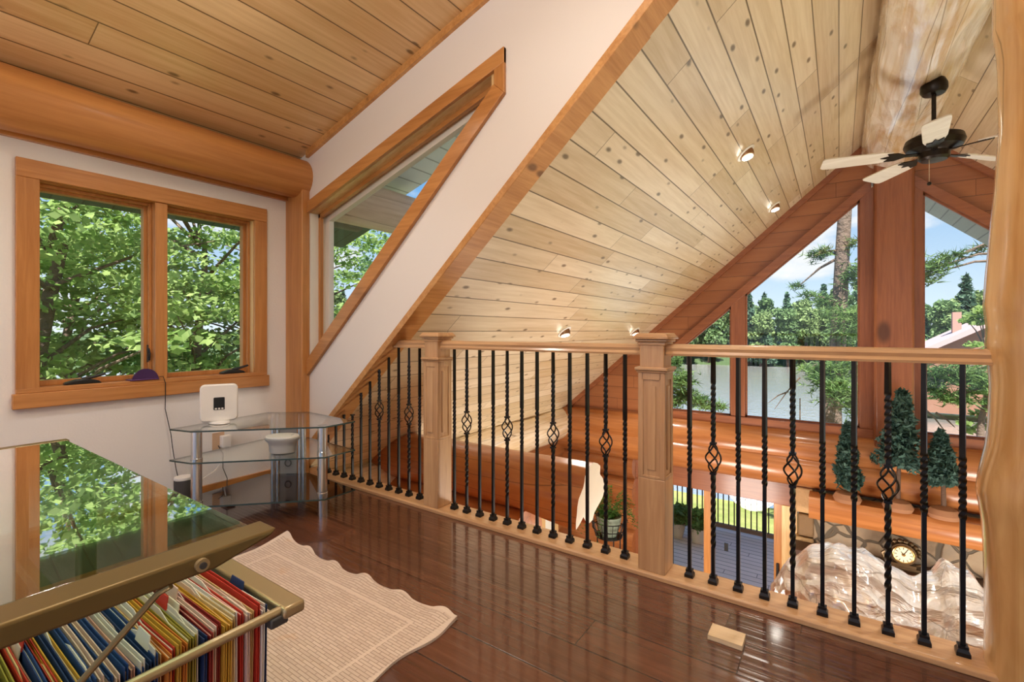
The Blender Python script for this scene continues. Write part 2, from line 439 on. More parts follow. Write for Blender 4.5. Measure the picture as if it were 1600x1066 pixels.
# window 2 : trapezoid window
w2 = structroot('window_2', 'trapezoid window in the sloping white wall', 'window', (-2.2, YR, 1.4))
mid = lambda x, f, d: f(x)+d
def sloped_quad(x0, x1, fl, fu): return [(x0, fl(x0)), (x1, fl(x1)), (x1, fu(x1)), (x0, fu(x0))]
IX0, IX1 = -2.99, -1.40
ti = lambda x: TOPL(x)-.078
bi = lambda x: BOTL(x)+.112
MB().prism(sloped_quad(-3.004, -1.338, ti, TOPL), 'y', YR-.022, YR).build('casing', M['casing_x'], w2, bevel=.003)
MB().prism([(-3.010, BOTL(-3.010)), (-1.338, BOTL(-1.338)), (-1.40, bi(-1.40)), (-3.010, bi(-3.010))], 'y', YR-.024, YR).build('casing', M['casing_x'], w2, bevel=.003)
MB().prism([(-1.40, bi(-1.40)), (-1.338, BOTL(-1.338)), (-1.338, TOPL(-1.338)), (-1.40, ti(-1.40))], 'y', YR-.0195, YR).build('casing', M['casing_z'], w2, bevel=.003)
D0, D1 = YR, YR+.175
MB().prism(sloped_quad(-3.02, -1.38, ti, lambda x: ti(x)+.025), 'y', D0, D1).build('head_jamb', M['pale_x'], w2)
MB().prism(sloped_quad(-3.02, -1.38, lambda x: bi(x)-.025, bi), 'y', D0, D1).build('jamb', M['pale_x'], w2)
MB().box(-3.02, -2.995, D0, D1, bi(-3.0), ti(-3.0)).build('jamb', M['white_wood'], w2)
MB().prism([(-1.43, bi(-1.43)-.03), (-1.335, bi(-1.335)-.03), (-1.335, ti(-1.335)+.07), (-1.40, ti(-1.40)+.03), (-1.43, ti(-1.43)+.02)], 'y', D0+.002, D1+.01).build('jamb', M['pale_z'], w2)
MB().box(-2.995, -2.975, D0+.06, D0+.085, bi(-2.99), ti(-2.99)).build('stop', M['casing_z'], w2)
MB().prism(sloped_quad(-2.995, -1.42, lambda x: ti(x)-.028, ti), 'y', D0+.06, D0+.085).build('stop', M['casing_x'], w2)
sash = MB().prism(sloped_quad(-2.995, -1.42, lambda x: ti(x)-.055, ti), 'y', D0+.11, D0+.15)
sash.box(-2.995, -2.945, D0+.112, D0+.148, bi(-2.95), ti(-2.99)+.02)
sash.prism(sloped_quad(-2.995, -1.42, bi, lambda x: bi(x)+.03), 'y', D0+.11, D0+.15)
s = sash.build('sash', M['white_wood'], w2)
MB().prism([(-2.95, bi(-2.95)), (-1.43, bi(-1.43)), (-1.43, ti(-1.43)), (-2.95, ti(-2.95))], 'y', D0+.13, D0+.135).build('pane', M['pane'], s)

# ------------------------------------------------------------------ setting: great room
mb = MB().prism([(-3.85, ROOF(-3.85)), (.45, ROOF(.45)), (.45, ROOF(.45)+.15), (-3.85, ROOF(-3.85)+.15)], 'y', 2.0, 6.62)
struct('ceiling_great_room', mb, M['ceil_main'], 'sloping pine plank ceiling left of the ridge log', 'ceiling', smooth=False)
mb = MB().prism([(.45, ROOFR(.45)), (4.0, ROOFR(4.0)), (4.0, ROOFR(4.0)+.15), (.45, ROOFR(.45)+.15)], 'y', -1.9, 6.62)
struct('ceiling_right', mb, M['ceil_right'], 'sloping pine plank ceiling right of the ridge log', 'ceiling', smooth=False)
# outside overhang of the gable
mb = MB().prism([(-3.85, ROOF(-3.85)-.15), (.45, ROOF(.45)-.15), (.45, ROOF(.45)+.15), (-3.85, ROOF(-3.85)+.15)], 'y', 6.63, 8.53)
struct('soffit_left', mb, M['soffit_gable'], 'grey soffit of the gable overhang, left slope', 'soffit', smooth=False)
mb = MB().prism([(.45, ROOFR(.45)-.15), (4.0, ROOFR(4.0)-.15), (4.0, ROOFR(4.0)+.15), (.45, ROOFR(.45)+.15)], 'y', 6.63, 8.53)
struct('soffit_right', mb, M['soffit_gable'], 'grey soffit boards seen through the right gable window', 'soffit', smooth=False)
# dormer overhangs outside
mb = MB().prism([(-4.22, DORM(-4.22)-.03), (-3.36, DORM(-3.36)-.03), (-3.36, DORM(-3.36)+.1), (-4.22, DORM(-4.22)+.1)], 'y', -3.2, 3.0)
struct('soffit_eave', mb, M['soffit_green'], 'dark green eave soffit outside the casement window', 'soffit', smooth=False)
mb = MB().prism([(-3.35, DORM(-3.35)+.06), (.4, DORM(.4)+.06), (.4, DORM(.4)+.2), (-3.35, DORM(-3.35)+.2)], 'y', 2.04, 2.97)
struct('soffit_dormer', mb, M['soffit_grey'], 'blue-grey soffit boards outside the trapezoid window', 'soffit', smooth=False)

def lumpy_log(axis, c, a0, a1, R, n=36, rings=60, lump=.06, freq=2., seed=0, rfun=None, flat=None):
    """log along an axis with organic radius variation; c = the two other coordinates"""
    mb = MB(); vs = []
    for i in range(rings):
        a = a0 + (a1-a0)*i/(rings-1)
        for k in range(n):
            th = 2*pi*k/n
            r = R*(1 + lump*mnoise.noise(Vector((a*freq, cos(th)*1.3+seed, sin(th)*1.3))) + lump*.4*mnoise.noise(Vector((a*freq*3, cos(th)*4, sin(th)*4+seed))))
            if rfun: r *= rfun(a, th)
            p, q = c[0] + r*cos(th), c[1] + r*sin(th)
            vs.append({'x': (a, p, q), 'y': (p, a, q), 'z': (p, q, a)}[axis])
    fs = [(i*n+k, i*n+(k+1)%n, (i+1)*n+(k+1)%n, (i+1)*n+k) for i in range(rings-1) for k in range(n)]
    fs += [tuple(range(n-1,-1,-1)), tuple((rings-1)*n+k for k in range(n))]
    return mb.add(vs, fs)

struct('beam_ridge', lumpy_log('y', (.47, 2.965), 1.75, 6.47, .265, 48, 90, .07, 1.1, 2), M['ridge'], 'huge peeled ridge log under the peak with the fan', 'beam')
struct('beam_ridge_outside', lumpy_log('y', (.45, 2.975), 6.66, 8.30, .25, 28, 20, .05, 1.5, 5), M['ext_log'], 'end of the ridge log outside the gable', 'beam')
struct('beam_plate', lumpy_log('y', (-3.50, -.41), 2.02, 6.40, .225, 36, 60, .07, 1.2, 8), M['plate'], 'pale peeled log along the eave of the great room', 'beam')
struct('beam_eave_outside', lumpy_log('y', (-3.08, 1.99), 2.06, 2.98, .172, 36, 30, .03, 1.5, 3), M['ext_log'], 'grey-brown log end outside the trapezoid window', 'beam')

struct('beam_eave_small', lumpy_log('y', (-3.43, 1.95), 2.06, 2.60, .095, 24, 14, .05, 2., 21), plain('dark weathered log', (.13,.13,.10), .8, bumpn=(20,.3,.01)), 'small dark log end left of the big one outside the trapezoid window', 'beam')
# great-room side wall of logs below the plate log
mb = MB()
for k in range(7):
    zc = -.80 - .36*k
    mb.tube([(-3.62, 2.02, zc), (-3.62, 6.5, zc)], .20, 20)
struct('wall_side', mb, M['log_wall_y'], 'dark orange log wall under the eave plate log', 'wall')
struct('floor_great_room', MB().box(-3.7, 4, 2.05, 6.5, -3.2, -3.0), M['floor'], 'floor of the great room below', 'floor')
struct('wall_under_loft', MB().box(-3.7, 4, 1.90, 2.02, -3.0, -.26), M['orange_x'], 'wall under the loft edge', 'wall')

# gable wall ------------------------------------------------------------
GL = lambda x: 1 + 1.277 + .87*x            # top of glass, left
GR = lambda x: 1 + 1.277 + .87*(.9-x)
FR = .10                                     # casing width (vertical measure)
mb = MB()
mb.prism([(-3.8, ROOF(-3.8)-.02), (-3.8, GL(-3.8)+.02), (.27, GL(.27)+.13), (.27, ROOF(.27)+.03)], 'y', YG, YG+.14)
mb.prism([(3.6, ROOFR(3.6)-.02), (3.6, GR(3.6)+.02), (.63, GR(.63)+.13), (.63, ROOFR(.63)+.03)], 'y', YG, YG+.14)
mb.prism([(.27, GL(.27)+.1), (.63, GR(.63)+.1), (.63, ROOFR(.63)+.03), (.45, ROOF(.45)+.03), (.27, ROOF(.27)+.03)], 'y', YG, YG+.14)
mb.box(-3.8, -2.16, YG+.004, YG+.13, -.40, .60)
struct('wall_gable', mb, M['gable'], 'reddish horizontal boards of the gable wall around the windows', 'wall', smooth=False)
struct('column_gable', MB().box(.305, .635, YG-.17, YG+.12, -.42, 3.0), M['redwood_z'], 'reddish flat-faced log post between the gable windows', 'column', bevel=.025)
# logs under the sill
struct('beam_sill', lumpy_log('x', (YG-.02, -.36), -3.6, 3.2, .20, 28, 60, .03, .8, 4), M['orange_x'], 'orange log directly under the gable windows', 'beam')
struct('beam_header', lumpy_log('x', (YG-.08, -.60), -3.6, 3.2, .19, 28, 60, .03, .8, 14), M['orange_x'], 'second orange log below the gable windows', 'beam')
mb = MB()
for k in range(7):
    mb.tube([(-3.6, YG+.04, -.90-.36*k), (-2.35, YG+.04, -.90-.36*k)], .20, 20)
struct('wall_corner', mb, M['log_wall_x'], 'stacked wall logs left of the sliding door', 'wall')
# crown moulding along the gable slope
for nm, f, x0, x1, lab in (('trim_5', ROOF, -3.5, .24, 'left'), ('trim_6', ROOFR, .68, 3.3, 'right')):
    struct(nm, MB().prism([(x0, f(x0)-.075), (x1, f(x1)-.075), (x1, f(x1)+.01), (x0, f(x0)+.01)], 'y', YG-.05, YG), M['redwood_x'], 'dark wood strip where the gable meets the %s ceiling slope' % lab, 'trim')

def gable_window(name, label, xs, f, side):
    """xs = list of mullion-bounded panes [(x0,x1),...] outer glass extents; f = top of glass"""
    w = structroot(name, label, 'window', (sum(xs[0])/2, YG, .2))
    zb = -.066
    y0, y1 = YG-.045, YG+.09
    lo, hi = min(a for a, b in xs), max(b for a, b in xs)
    fr = MB()
    fr.prism([(lo-.10, f(lo-.10)), (hi+.10, f(hi+.10)), (hi+.10, f(hi+.10)+.125), (lo-.10, f(lo-.10)+.125)], 'y', y0, y1)
    fr.build('head_casing', M['redwood_x'], w, bevel=.004)
    MB().box(lo-.1, hi+(.128 if side < 0 else .1), y0-.015, y1, zb-.15, zb).build('sill', M['redwood_x'], w, bevel=.004)
    for (a, b) in ((lo-.09, lo), (hi, hi+(.125 if side < 0 else .09))):
        MB().prism([(a, zb), (b, zb), (b, f(b)+.02), (a, f(a)+.02)], 'y', y0+.003, y1-.003).build('jamb', M['redwood_z'], w, bevel=.004)
    srt = sorted(xs)
    for (p, q) in zip(srt[:-1], srt[1:]):
        a, b = p[1], q[0]
        MB().prism([(a, zb), (b, zb), (b, f(b)+.02), (a, f(a)+.02)], 'y', y0+.003, y1-.003).build('mullion', M['redwood_z'], w, bevel=.004)
    for (a, b) in xs:
        MB().prism([(a-.01, zb-.01), (b+.01, zb-.01), (b+.01, f(b+.01)+.01), (a-.01, f(a-.01)+.01)], 'y', YG+.03, YG+.036).build('pane', M['pane'], w)
        bead = MB()
        t_ = .018
        bead.prism([(a, zb), (b, zb), (b, zb+t_), (a, zb+t_)], 'y', YG+.0, YG+.028)
        bead.prism([(a, zb), (a+t_, zb), (a+t_, f(a+t_)), (a, f(a))], 'y', YG, YG+.028)
        bead.prism([(b-t_, zb), (b, zb), (b, f(b)), (b-t_, f(b-t_))], 'y', YG, YG+.028)
        bead.prism([(a, f(a)-t_*1.3), (b, f(b)-t_*1.3), (b, f(b)), (a, f(a))], 'y', YG, YG+.028)
        bead.build('glazing_bead', M['redwood_x'], w)
gable_window('window_3', 'tall slanted gable window left of the reddish post', [(-2.05, -1.115), (-.952, .186)], GL, -1)
gable_window('window_4', 'tall slanted gable window right of the reddish post', [(.714, 1.852), (2.015, 2.9)], GR, 1)

# sliding door -----------------------------------------------------------
d = structroot('door_1', 'wood framed sliding glass door to the deck', 'door', (-1.3, YG, -3.0))
ZH = -1.07
MB().box(-2.35, -.40, YG-.02, YG+.13, ZH, -.76).build('header', M['redwood_x'], d, bevel=.004)
MB().box(-.56, -.40, YG-.03, YG+.13, -3, ZH).build('jamb', M['pale_z'], d, bevel=.004)
MB().box(-.645, -.56, YG+.0, YG+.10, -3, ZH).build('stile', M['casing_z'], d, bevel=.004)
MB().box(-1.445, -1.362, YG+.0, YG+.10, -3, ZH).build('stile', M['casing_z'], d, bevel=.004)
MB().box(-1.90, -1.855, YG+.0, YG+.10, -3, ZH).build('dark_stile', M['black'], d)
MB().box(-2.35, -1.90, YG-.02, YG+.13, -3, ZH).build('jamb', M['redwood_z'], d)
MB().box(-1.855, -1.445, YG+.05, YG+.056, -3, ZH).build('pane', M['pane'], d)
MB().box(-1.362, -.645, YG+.03, YG+.036, -3, ZH).build('pane', M['pane'], d)
MB().box(-1.90, -.40, YG-.02, YG+.13, -3.0, -2.95).build('threshold', M['casing_x'], d)
hb = MB().box(-.618, -.590, YG-.035, YG-.0, -2.02, -1.78)
hb.build('handle', M['black'], d, bevel=.006)
MB().box(-1.20, -1.155, YG+.01, YG+.03, -1.80, -1.70).build('latch', M['black'], d, bevel=.004)

# stone chimney breast + log ledge + dark mantel ------------------------
t = NT('field stone'); P = t.obj(); Q = t.n('ShaderNodeVectorMath', operation='ADD')
nz = t.n('ShaderNodeTexNoise'); t.link(P, nz.inputs['Vector']); nz.inputs['Scale'].default_value = 3.
sc_ = t.scale(nz.outputs['Color'], (.18,.18,.18)); t.link(P, Q.inputs[0]); t.link(sc_, Q.inputs[1])
flat = t.scale(Q.outputs[0], (1., 0., 1.25))
v = t.vor(flat, 3.3, 'F1'); ve = t.vor(flat, 3.3, 'DISTANCE_TO_EDGE')
cell = t.sep(v['Color'])
c_ = t.mix(cell[0], (.20,.13,.075), (.36,.27,.17))
c_ = t.mix(t.math('MULTIPLY', cell[1], .45), c_, (.22,.20,.17))
c_ = t.mix(t.smooth(t.noise(P, 14, 4), .35, .7), c_, (.30,.21,.13))
mort = t.smooth(ve['Distance'], .02, .05, 1, 0)
c_ = t.mix(mort, c_, (.10,.075,.05))
hh = t.math('SUBTRACT', t.math('MULTIPLY', t.noise(P, 10, 4), .4), mort)
M['stone'] = t.done(t.pbsdf(c_, .75, normal=t.bump(hh, .8, .02)))
ch = thing('stone_fireplace', 'stone fireplace wall below the log ledge right of the sliding door', 'fireplace', (.8, YG, -3))
MB().box(-.24, 2.6, YG-.10, YG+.12, -3, -.80).build('stone_face', M['stone'], ch)
# pale corner stones in a column
qz = [-.80, -1.10, -1.36, -1.62, -1.95, -2.2, -2.6, -3.0]
for i in range(len(qz)-1):
    cc = [(.52,.33,.16), (.20,.115,.05), (.40,.26,.12), (.30,.2,.1)][i % 4]
    mt = bpy.data.materials.get('corner stone %d' % (i % 4)) or plain('corner stone %d' % (i % 4), cc, .7, bumpn=(18,.6,.03))
    MB().box(-.42 + .03*(i % 2), -.235, YG-.11-.015*(i % 3), YG+.1, qz[i+1]+.008, qz[i]-.004).build('corner_stone', mt, ch, bevel=.02)
MB().box(-.42, 2.6, YG-.42, YG-.10, -1.50, -1.402).build('mantel_shelf', plain('dark mantel wood', (.055,.022,.012), .4), ch, bevel=.01)
mt = plain('dark firebox', (.035,.018,.012), .5)
MB().box(-.42, 2.6, YG-.22, YG-.10, -3.0, -1.50).build('surround', mt, ch)
struct('beam_ledge', lumpy_log('x', (YG-.28, -.92), -.27, 2.8, .165, 24, 50, .03, 1., 9, rfun=lambda a, th: min(1., (.125/.165)/max(.35, abs(sin(th)))) if True else 1), M['orange_x'], 'orange half-log ledge carrying the three small trees', 'beam')

# tie log with carved white end ------------------------------------------
end_px = [(835,405),(860,425),(878,450),(875,500),(893,535),(905,580),(903,630),(890,660),(862,690),(840,715),(830,750),(812,755),(795,745),(775,690),(755,720),(735,735),(735,690),(740,650),(743,610),(750,570),(775,520),(782,490),(785,460),(800,425)]
def end_yz(p):
    px, py = 700 + p[0]/3.807, 620 + p[1]/3.807
    return (2.97 + (px-915.5)/98.6, 1 + (517-py)*3.21/736)
end = [end_yz(p) for p in end_px]
cy = sum(p[0] for p in end)/len(end); cz = sum(p[1] for p in end)/len(end)
end.sort(key=lambda p: math.atan2(p[1]-cz, p[0]-cy))
n = 120
def rad_end(th):
    # radius of the lobed outline in direction th (ray cast)
    best = .2
    for i in range(len(end)):
        a, b = end[i], end[(i+1) % len(end)]
        ax, ay, bx, by = a[0]-cy, a[1]-cz, b[0]-cy, b[1]-cz
        dx, dy = bx-ax, by-ay
        den = cos(th)*dy - sin(th)*dx
        if abs(den) < 1e-9: continue
        tt = (ax*dy - ay*dx)/den; ss = (ax*sin(th) - ay*cos(th))/den
        if tt > 0 and -.001 <= ss <= 1.001: best = tt
    return best
vs = []; rings = 40; tie_c = (2.97, -.13)
for i in range(rings):
    x = -3.55 + (2.15)*i/(rings-1)
    e = max(0, 1-(-1.40-x)/.75); e = e*e*(3-2*e)
    for k in range(n):
        th = 2*pi*k/n
        r0 = .205*(1 + .04*mnoise.noise(Vector((x*1.2, cos(th), sin(th)))))
        r = r0*(1-e) + rad_end(th)*e
        vs.append((x, tie_c[0]*(1-e)+cy*e + r*cos(th), tie_c[1]*(1-e)+cz*e + r*sin(th)))
tie = MB().add(vs, [(i*n+k, i*n+(k+1)%n, (i+1)*n+(k+1)%n, (i+1)*n+k) for i in range(rings-1) for k in range(n)] + [tuple(range(n-1,-1,-1))])
o = struct('beam_tie', tie, M['tie'], 'orange floor log with a whitened lobed end behind the railing', 'beam', ang=60)
ec = MB().add([(-1.40+.012*(i % 2)*0, cy+rad_end(2*pi*k/n)*cos(2*pi*k/n), cz+rad_end(2*pi*k/n)*sin(2*pi*k/n)) for i, k in enumerate(range(n))] + [(-1.385, cy, cz)],
              [(k, (k+1) % n, n) for k in range(n)])
ec.build('cut_end', M['end_cut'], o)
struct('beam_tie_lower', lumpy_log('x', (2.95, -.52), -3.6, -1.9, .20, 28, 30, .03, 1., 6), M['tie'], 'lower orange log under the log with the whitened end', 'beam')
struct('beam_stub', lumpy_log('x', (4.6, -1.15), -3.6, -2.97, .17, 24, 16, .05, 2., 11), M['plate'], 'short pale log stub under the eave log', 'beam')

# window in the lower side wall
w5 = structroot('window_5', 'pale framed window low in the side wall under the logs', 'window', (-3.42, 5.7, -2.2))
for (a, b) in ((5.32, 5.40), (5.62, 5.69), (5.98, 6.06)):
    MB().box(-3.46, -3.38, a, b, -2.9, -1.4).build('frame', M['pale_z'], w5)
MB().box(-3.45, -3.39, 5.32, 6.06, -1.48, -1.40).build('frame', M['pale_y'], w5)
tl = NT('bright curtain'); M['curtain'] = tl.done(tl.pbsdf((.80,.80,.70), .8))
MB().box(-3.43, -3.42, 5.40, 5.98, -2.9, -1.48).build('blind', M['curtain'], w5)

# big hewn log under the loft edge on the right ---------------------------
prof = [(-.30,.02),(-.20,.17),(-.10,.255),(0,.285),(.10,.285),(.20,.235),(.28,.20),(.34,.235),(.40,.29),(.46,.285),(.52,.22),(.57,.17),(.62,.21),(.72,.30),(1.0,.30),(1.3,.28)]
def prof_r(a):
    for (x0, r0), (x1, r1) in zip(prof[:-1], prof[1:]):
        if x0 <= a <= x1:
            e = (a-x0)/(x1-x0); e = e*e*(3-2*e); return r0 + (r1-r0)*e
    return prof[-1][1]
hl = lumpy_log('x', (2.78, -.34), -.29, 1.3, 1., 72, 150, .09, 5., 3, rfun=lambda a, th: prof_r(a)*(1.0+.10*abs(mnoise.noise(Vector((a*9, cos(th)*3, sin(th)*3)))) + .05*abs(mnoise.noise(Vector((a*22, cos(th)*7, sin(th)*7))))))
struct('beam_hewn', hl, M['hewn'], 'lumpy glossy hewn log below the railing on the right', 'beam', ang=28)

# right-hand log post ------------------------------------------------------
sil = [(0,1551),(60,1550),(75,1555),(110,1559),(210,1560),(250,1556),(300,1553),(364,1546),(430,1538),(475,1534),(515,1540),(540,1538),(568,1542),(610,1546),(667,1543),(714,1538),(760,1527),(790,1523),(841,1532),(893,1535),(960,1536),(1064,1536)]
pc = (.505, 1.945)
def post_R(py):
    for (y0, x0), (y1, x1) in zip(sil[:-1], sil[1:]):
        if y0 <= py <= y1:
            px = x0 + (x1-x0)*(py-y0)/(y1-y0); break
    else: px = 1551 if py < 0 else 1536
    r = (px-800)/736; dx, dy = .8214*r-.5703, .5703*r+.8214; L = sqrt(dx*dx+dy*dy)
    return (pc[0]*dy - pc[1]*dx)/L
mb = MB(); n = 48; rings = 130; vs = []
for i in range(rings):
    z = 2.95*i/(rings-1)
    py = 517 - (z-1)*736/(1.40 if z > 1 else 1.27)
    R = post_R(py)
    for k in range(n):
        th = 2*pi*k/n
        wgt = max(0, cos(th - pi*1.02))**.8
        rr = .143*(1-wgt) + R*wgt
        groove = .0035*mnoise.noise(Vector((z*1.5, th*14, 0)))*wgt + .004*mnoise.noise(Vector((z*3, th*2, 4)))
        rr += groove
        vs.append((pc[0]+rr*cos(th), pc[1]+rr*sin(th), z))
mb.add(vs, [(i*n+k, i*n+(k+1)%n, (i+1)*n+(k+1)%n, (i+1)*n+k) for i in range(rings-1) for k in range(n)] + [tuple(range(n-1,-1,-1)), tuple((rings-1)*n+k for k in range(n))])
struct('column_post', mb, M['post'], 'tall varnished log post with wavy edge at the right end of the railing', 'column', ang=80)

# recessed gimbal lights ----------------------------------------------------
LSPOTS = [(-.578, 3.92, 'recessed light nearest the fan on the pine slope'), (-.578, 5.79, 'recessed light high on the pine slope beside the gable wall'),
          (-2.128, 3.93, 'recessed light low on the pine slope above the middle railing section'), (-2.128, 5.79, 'recessed light just left of the middle newel cap')]
nrm = Vector((SINR, 0, -COSR))
def ceiling_light(p, nrm, tilt, label):
    p = Vector(p); q = nrm.to_track_quat('Z', 'Y').to_matrix()
    tq = tilt.to_track_quat('Z', 'Y').to_matrix()
    r = thing('recessed_light', label, 'ceiling light', p, 'recessed lights in the ceiling')
    ring = MB(); ring.lathe([(.050,0),(.075,0),(.075,.006),(.060,.012),(.050,.010)], 28)
    ring.v = [tuple(q @ Vector(v)) for v in ring.v]
    ring.build('trim_ring', M['white_plastic'], r, local=True)
    eb = MB(); eb.lathe([(.030,-.03),(.052,-.02),(.055,.01),(.050,.035),(.042,.038)], 24)
    eb.v = [tuple(tq @ Vector(v)) for v in eb.v]
    eb.build('gimbal', M['copper'], r, local=True)
    bb = MB(); bb.lathe([(.001,.041),(.040,.041),(.038,.046),(.001,.050)], 20)
    bb.v = [tuple(tq @ Vector(v)) for v in bb.v]
    bb.build('bulb', M['lamp'], r, local=True)
    return r
for x, y, lab in LSPOTS:
    ceiling_light((x, y, ROOF(x)), nrm, Vector((.35, -.1, -1)).normalized(), lab)

# ------------------------------------------------------------------ railing
YC = 1.945
rl = thing('loft_railing', 'oak railing with black twisted iron balusters along the loft edge', 'railing', (-1.2, YC, 0))
br = MB()
br.prism([(YR,0),(YR+.135,0),(YR+.135,.022),(YR+.008,.022),(YR,.016)], 'x', -3.10, .42)
br.build('bottom_rail', M['oak_x'], rl, bevel=.002)
hp = [(-.032,.900),(.032,.900),(.034,.908),(.028,.918),(.031,.930),(.026,.942),(.012,.946),(-.012,.946),(-.026,.942),(-.031,.930),(-.028,.918),(-.034,.908)]
hp = [(YC+a, b) for a, b in hp]
NEW = [-1.862, -.625]
for a, b in ((-2.205, NEW[0]-.05), (NEW[0]+.05, NEW[1]-.05), (NEW[1]+.05, .39)):
    MB().prism(hp, 'x', a, b).build('handrail', M['oak_x'], rl, ang=25)
def newel(x):
    mb = MB(); h = .049
    mb.box(x-h, x+h, YC-h-.004, YC+h+.004, .02, .955)
    # raised lower and mid shell
    s = h+.006
    mb.box(x-s, x+s, YC-s-.002, YC+s+.002, .022, .40)
    nw = mb.build('newel_post', M['oak_z'], rl, bevel=.003)
    # panelled section : stiles and rails proud of the core on each face
    pn = MB(); z0, z1 = .40, .835; w_ = .016
    for sgn in (-1, 1):
        yb = YC + sgn*(h+.004); yf = YC + sgn*(s+.002)
        a, b = min(yb, yf), max(yb, yf)
        pn.box(x-s, x-s+w_+.006, a, b, z0, z1).box(x+s-w_-.006, x+s, a, b, z0, z1)
        pn.box(x-s+w_, x+s-w_, a, b, z1-.035, z1).box(x-s+w_, x+s-w_, a, b, z0, z0+.012)
        pn.box(x-.018, x+.018, a, b-(.001 if sgn > 0 else -.001)*0, z0+.035, z1-.058)
        xb = x + sgn*h; xf = x + sgn*s
        a, b = min(xb, xf), max(xb, xf)
        pn.box(a, b, YC-s, YC-s+w_+.006, z0, z1).box(a, b, YC+s-w_-.006, YC+s, z0, z1)
        pn.box(a, b, YC-s+w_, YC+s-w_, z1-.035, z1).box(a, b, YC-s+w_, YC+s-w_, z0, z0+.012)
        pn.box(a, b, YC-.018, YC+.018, z0+.035, z1-.058)
    pn.build('panel_frame', M['oak_z'], nw, bevel=.002)
    co = MB(); 
    co.prism([(x-s-.012, YC-s-.012), (x+s+.012, YC-s-.012), (x+s+.012, YC+s+.012), (x-s-.012, YC+s+.012)], 'z', .838, .852)
    co.prism([(x-s-.006, YC-s-.006), (x+s+.006, YC-s-.006), (x+s+.006, YC+s+.006), (x-s-.006, YC+s+.006)], 'z', .828, .838)
    co.build('collar', M['oak_x'], nw, bevel=.004)
    cp = MB()
    def sq(e, za, zb): cp.box(x-e, x+e, YC-e, YC+e, za, zb)
    sq(.056, .940, .955); sq(.064, .955, .966); sq(.074, .966, .972)
    e = .074
    cp.add([(x-e,YC-e,.972),(x+e,YC-e,.972),(x+e,YC+e,.972),(x-e,YC+e,.972),(x-.06,YC-.06,.990),(x+.06,YC-.06,.990),(x+.06,YC+.06,.990),(x-.06,YC+.06,.990)],
           [(0,3,2,1),(4,5,6,7),(0,1,5,4),(1,2,6,5),(2,3,7,6),(3,0,4,7)])
    cp.build('cap', M['oak_x'], nw, bevel=.003)
for x in NEW: newel(x)

def baluster(kind, h):
    """parts as local MBs: bar, shoe, basket"""
    r = .0088
    bar = MB()
    def run(cuts):
        pts = []; tw = []; rs = []; ang = 0
        for z0, z1, turns in cuts:
            if z0 >= h: break
            z1c = min(z1, h); T = turns*(z1c-z0)/(z1-z0)
            n = 2 if turns == 0 else max(6, int(abs(T)*18))
            for i in range(n):
                if i == 0 and pts and turns == 0: continue
                pts.append((0,0,z0+(z1c-z0)*i/(n-1) + (1e-4 if i == 0 and pts else 0))); tw.append(ang + 2*pi*T*i/(n-1)); rs.append(r*1.12 if turns else r)
            ang += 2*pi*T
        bar.tube(pts, rs, 4, True, tw, True)
    if kind == 'basket':
        zb = .505
        run([(.022, .16, 0), (.16, zb-.075, 2.2), (zb-.075, zb-.062, 0)])
        if h > zb+.07:
            o_ = len(bar.v)
            run([(zb+.055, zb+.075, 0), (zb+.075, .80, 2.4), (.80, h, 0)])
        if h > zb: bar.box(-.011,.011,-.011,.011, zb-.062, zb-.054)
        if h > zb+.07: bar.box(-.011,.011,-.011,.011, zb+.054, zb+.062)
    else:
        run([(.022, .43, 0), (.43, .62, 2.2), (.62, h, 0)])
    shoe = MB()
    s = .0165
    shoe.box(-s, s, -s, s, .022, .034)
    shoe.add([(-s,-s,.034),(s,-s,.034),(s,s,.034),(-s,s,.034),(-.011,-.011,.044),(.011,-.011,.044),(.011,.011,.044),(-.011,.011,.044)],
             [(0,3,2,1),(4,5,6,7),(0,1,5,4),(1,2,6,5),(2,3,7,6),(3,0,4,7)])
    shoe.box(-.0125,.0125,-.0125,.0125,.044,.052)
    bk = None
    if kind == 'basket' and h > .58:
        bk = MB(); zb = .505
        for k in range(4):
            pts = []
            for i in range(17):
                u = i/16; a = pi/2*k + pi*1.1*u
                rr = .004 + .0235*sin(pi*u)**.9
                pts.append((rr*cos(a), rr*sin(a), zb-.056+.112*u))
            bk.tube(pts, .0034, 6)
    return bar, shoe, bk
shoe_me = None
def place_baluster(x, kind, h):
    bar, shoe, bk = baluster(kind, h)
    b = bar.build('baluster', M['iron'], rl, local=True, ang=40)
    b.location = (x-rl.location.x, 0, 0)
    s = shoe.build('shoe', M['iron'], b, local=True)
    if bk: bk.build('basket', M['iron'], b, local=True)
    return b
def copy_baluster(src, x):
    c = src.copy(); COL.objects.link(c); c.parent = rl; c.location = (x-rl.location.x, 0, 0)
    for g in list(src.children):
        q = g.copy(); COL.objects.link(q); q.parent = c
protoB = protoT = None
xs = [(-1.7356 + .0889*i, 'basket' if i % 3 == 1 else 'twist') for i in range(12)]
xs += [(-.489 + .0884*i, 'basket' if i % 3 == 1 else 'twist') for i in range(10)]
for x, kd in xs:
    if kd == 'basket':
        if protoB is None: protoB = place_baluster(x, kd, .902)
        else: copy_baluster(protoB, x)
    else:
        if protoT is None: protoT = place_baluster(x, kd, .902)
        else: copy_baluster(protoT, x)
for i in range(12):
    x = -2.0047 - .0889*i
    h = min(.902, RT(x)-.010)
    if h < .1: continue
    place_baluster(x, 'basket' if i % 3 == 1 else 'twist', h)

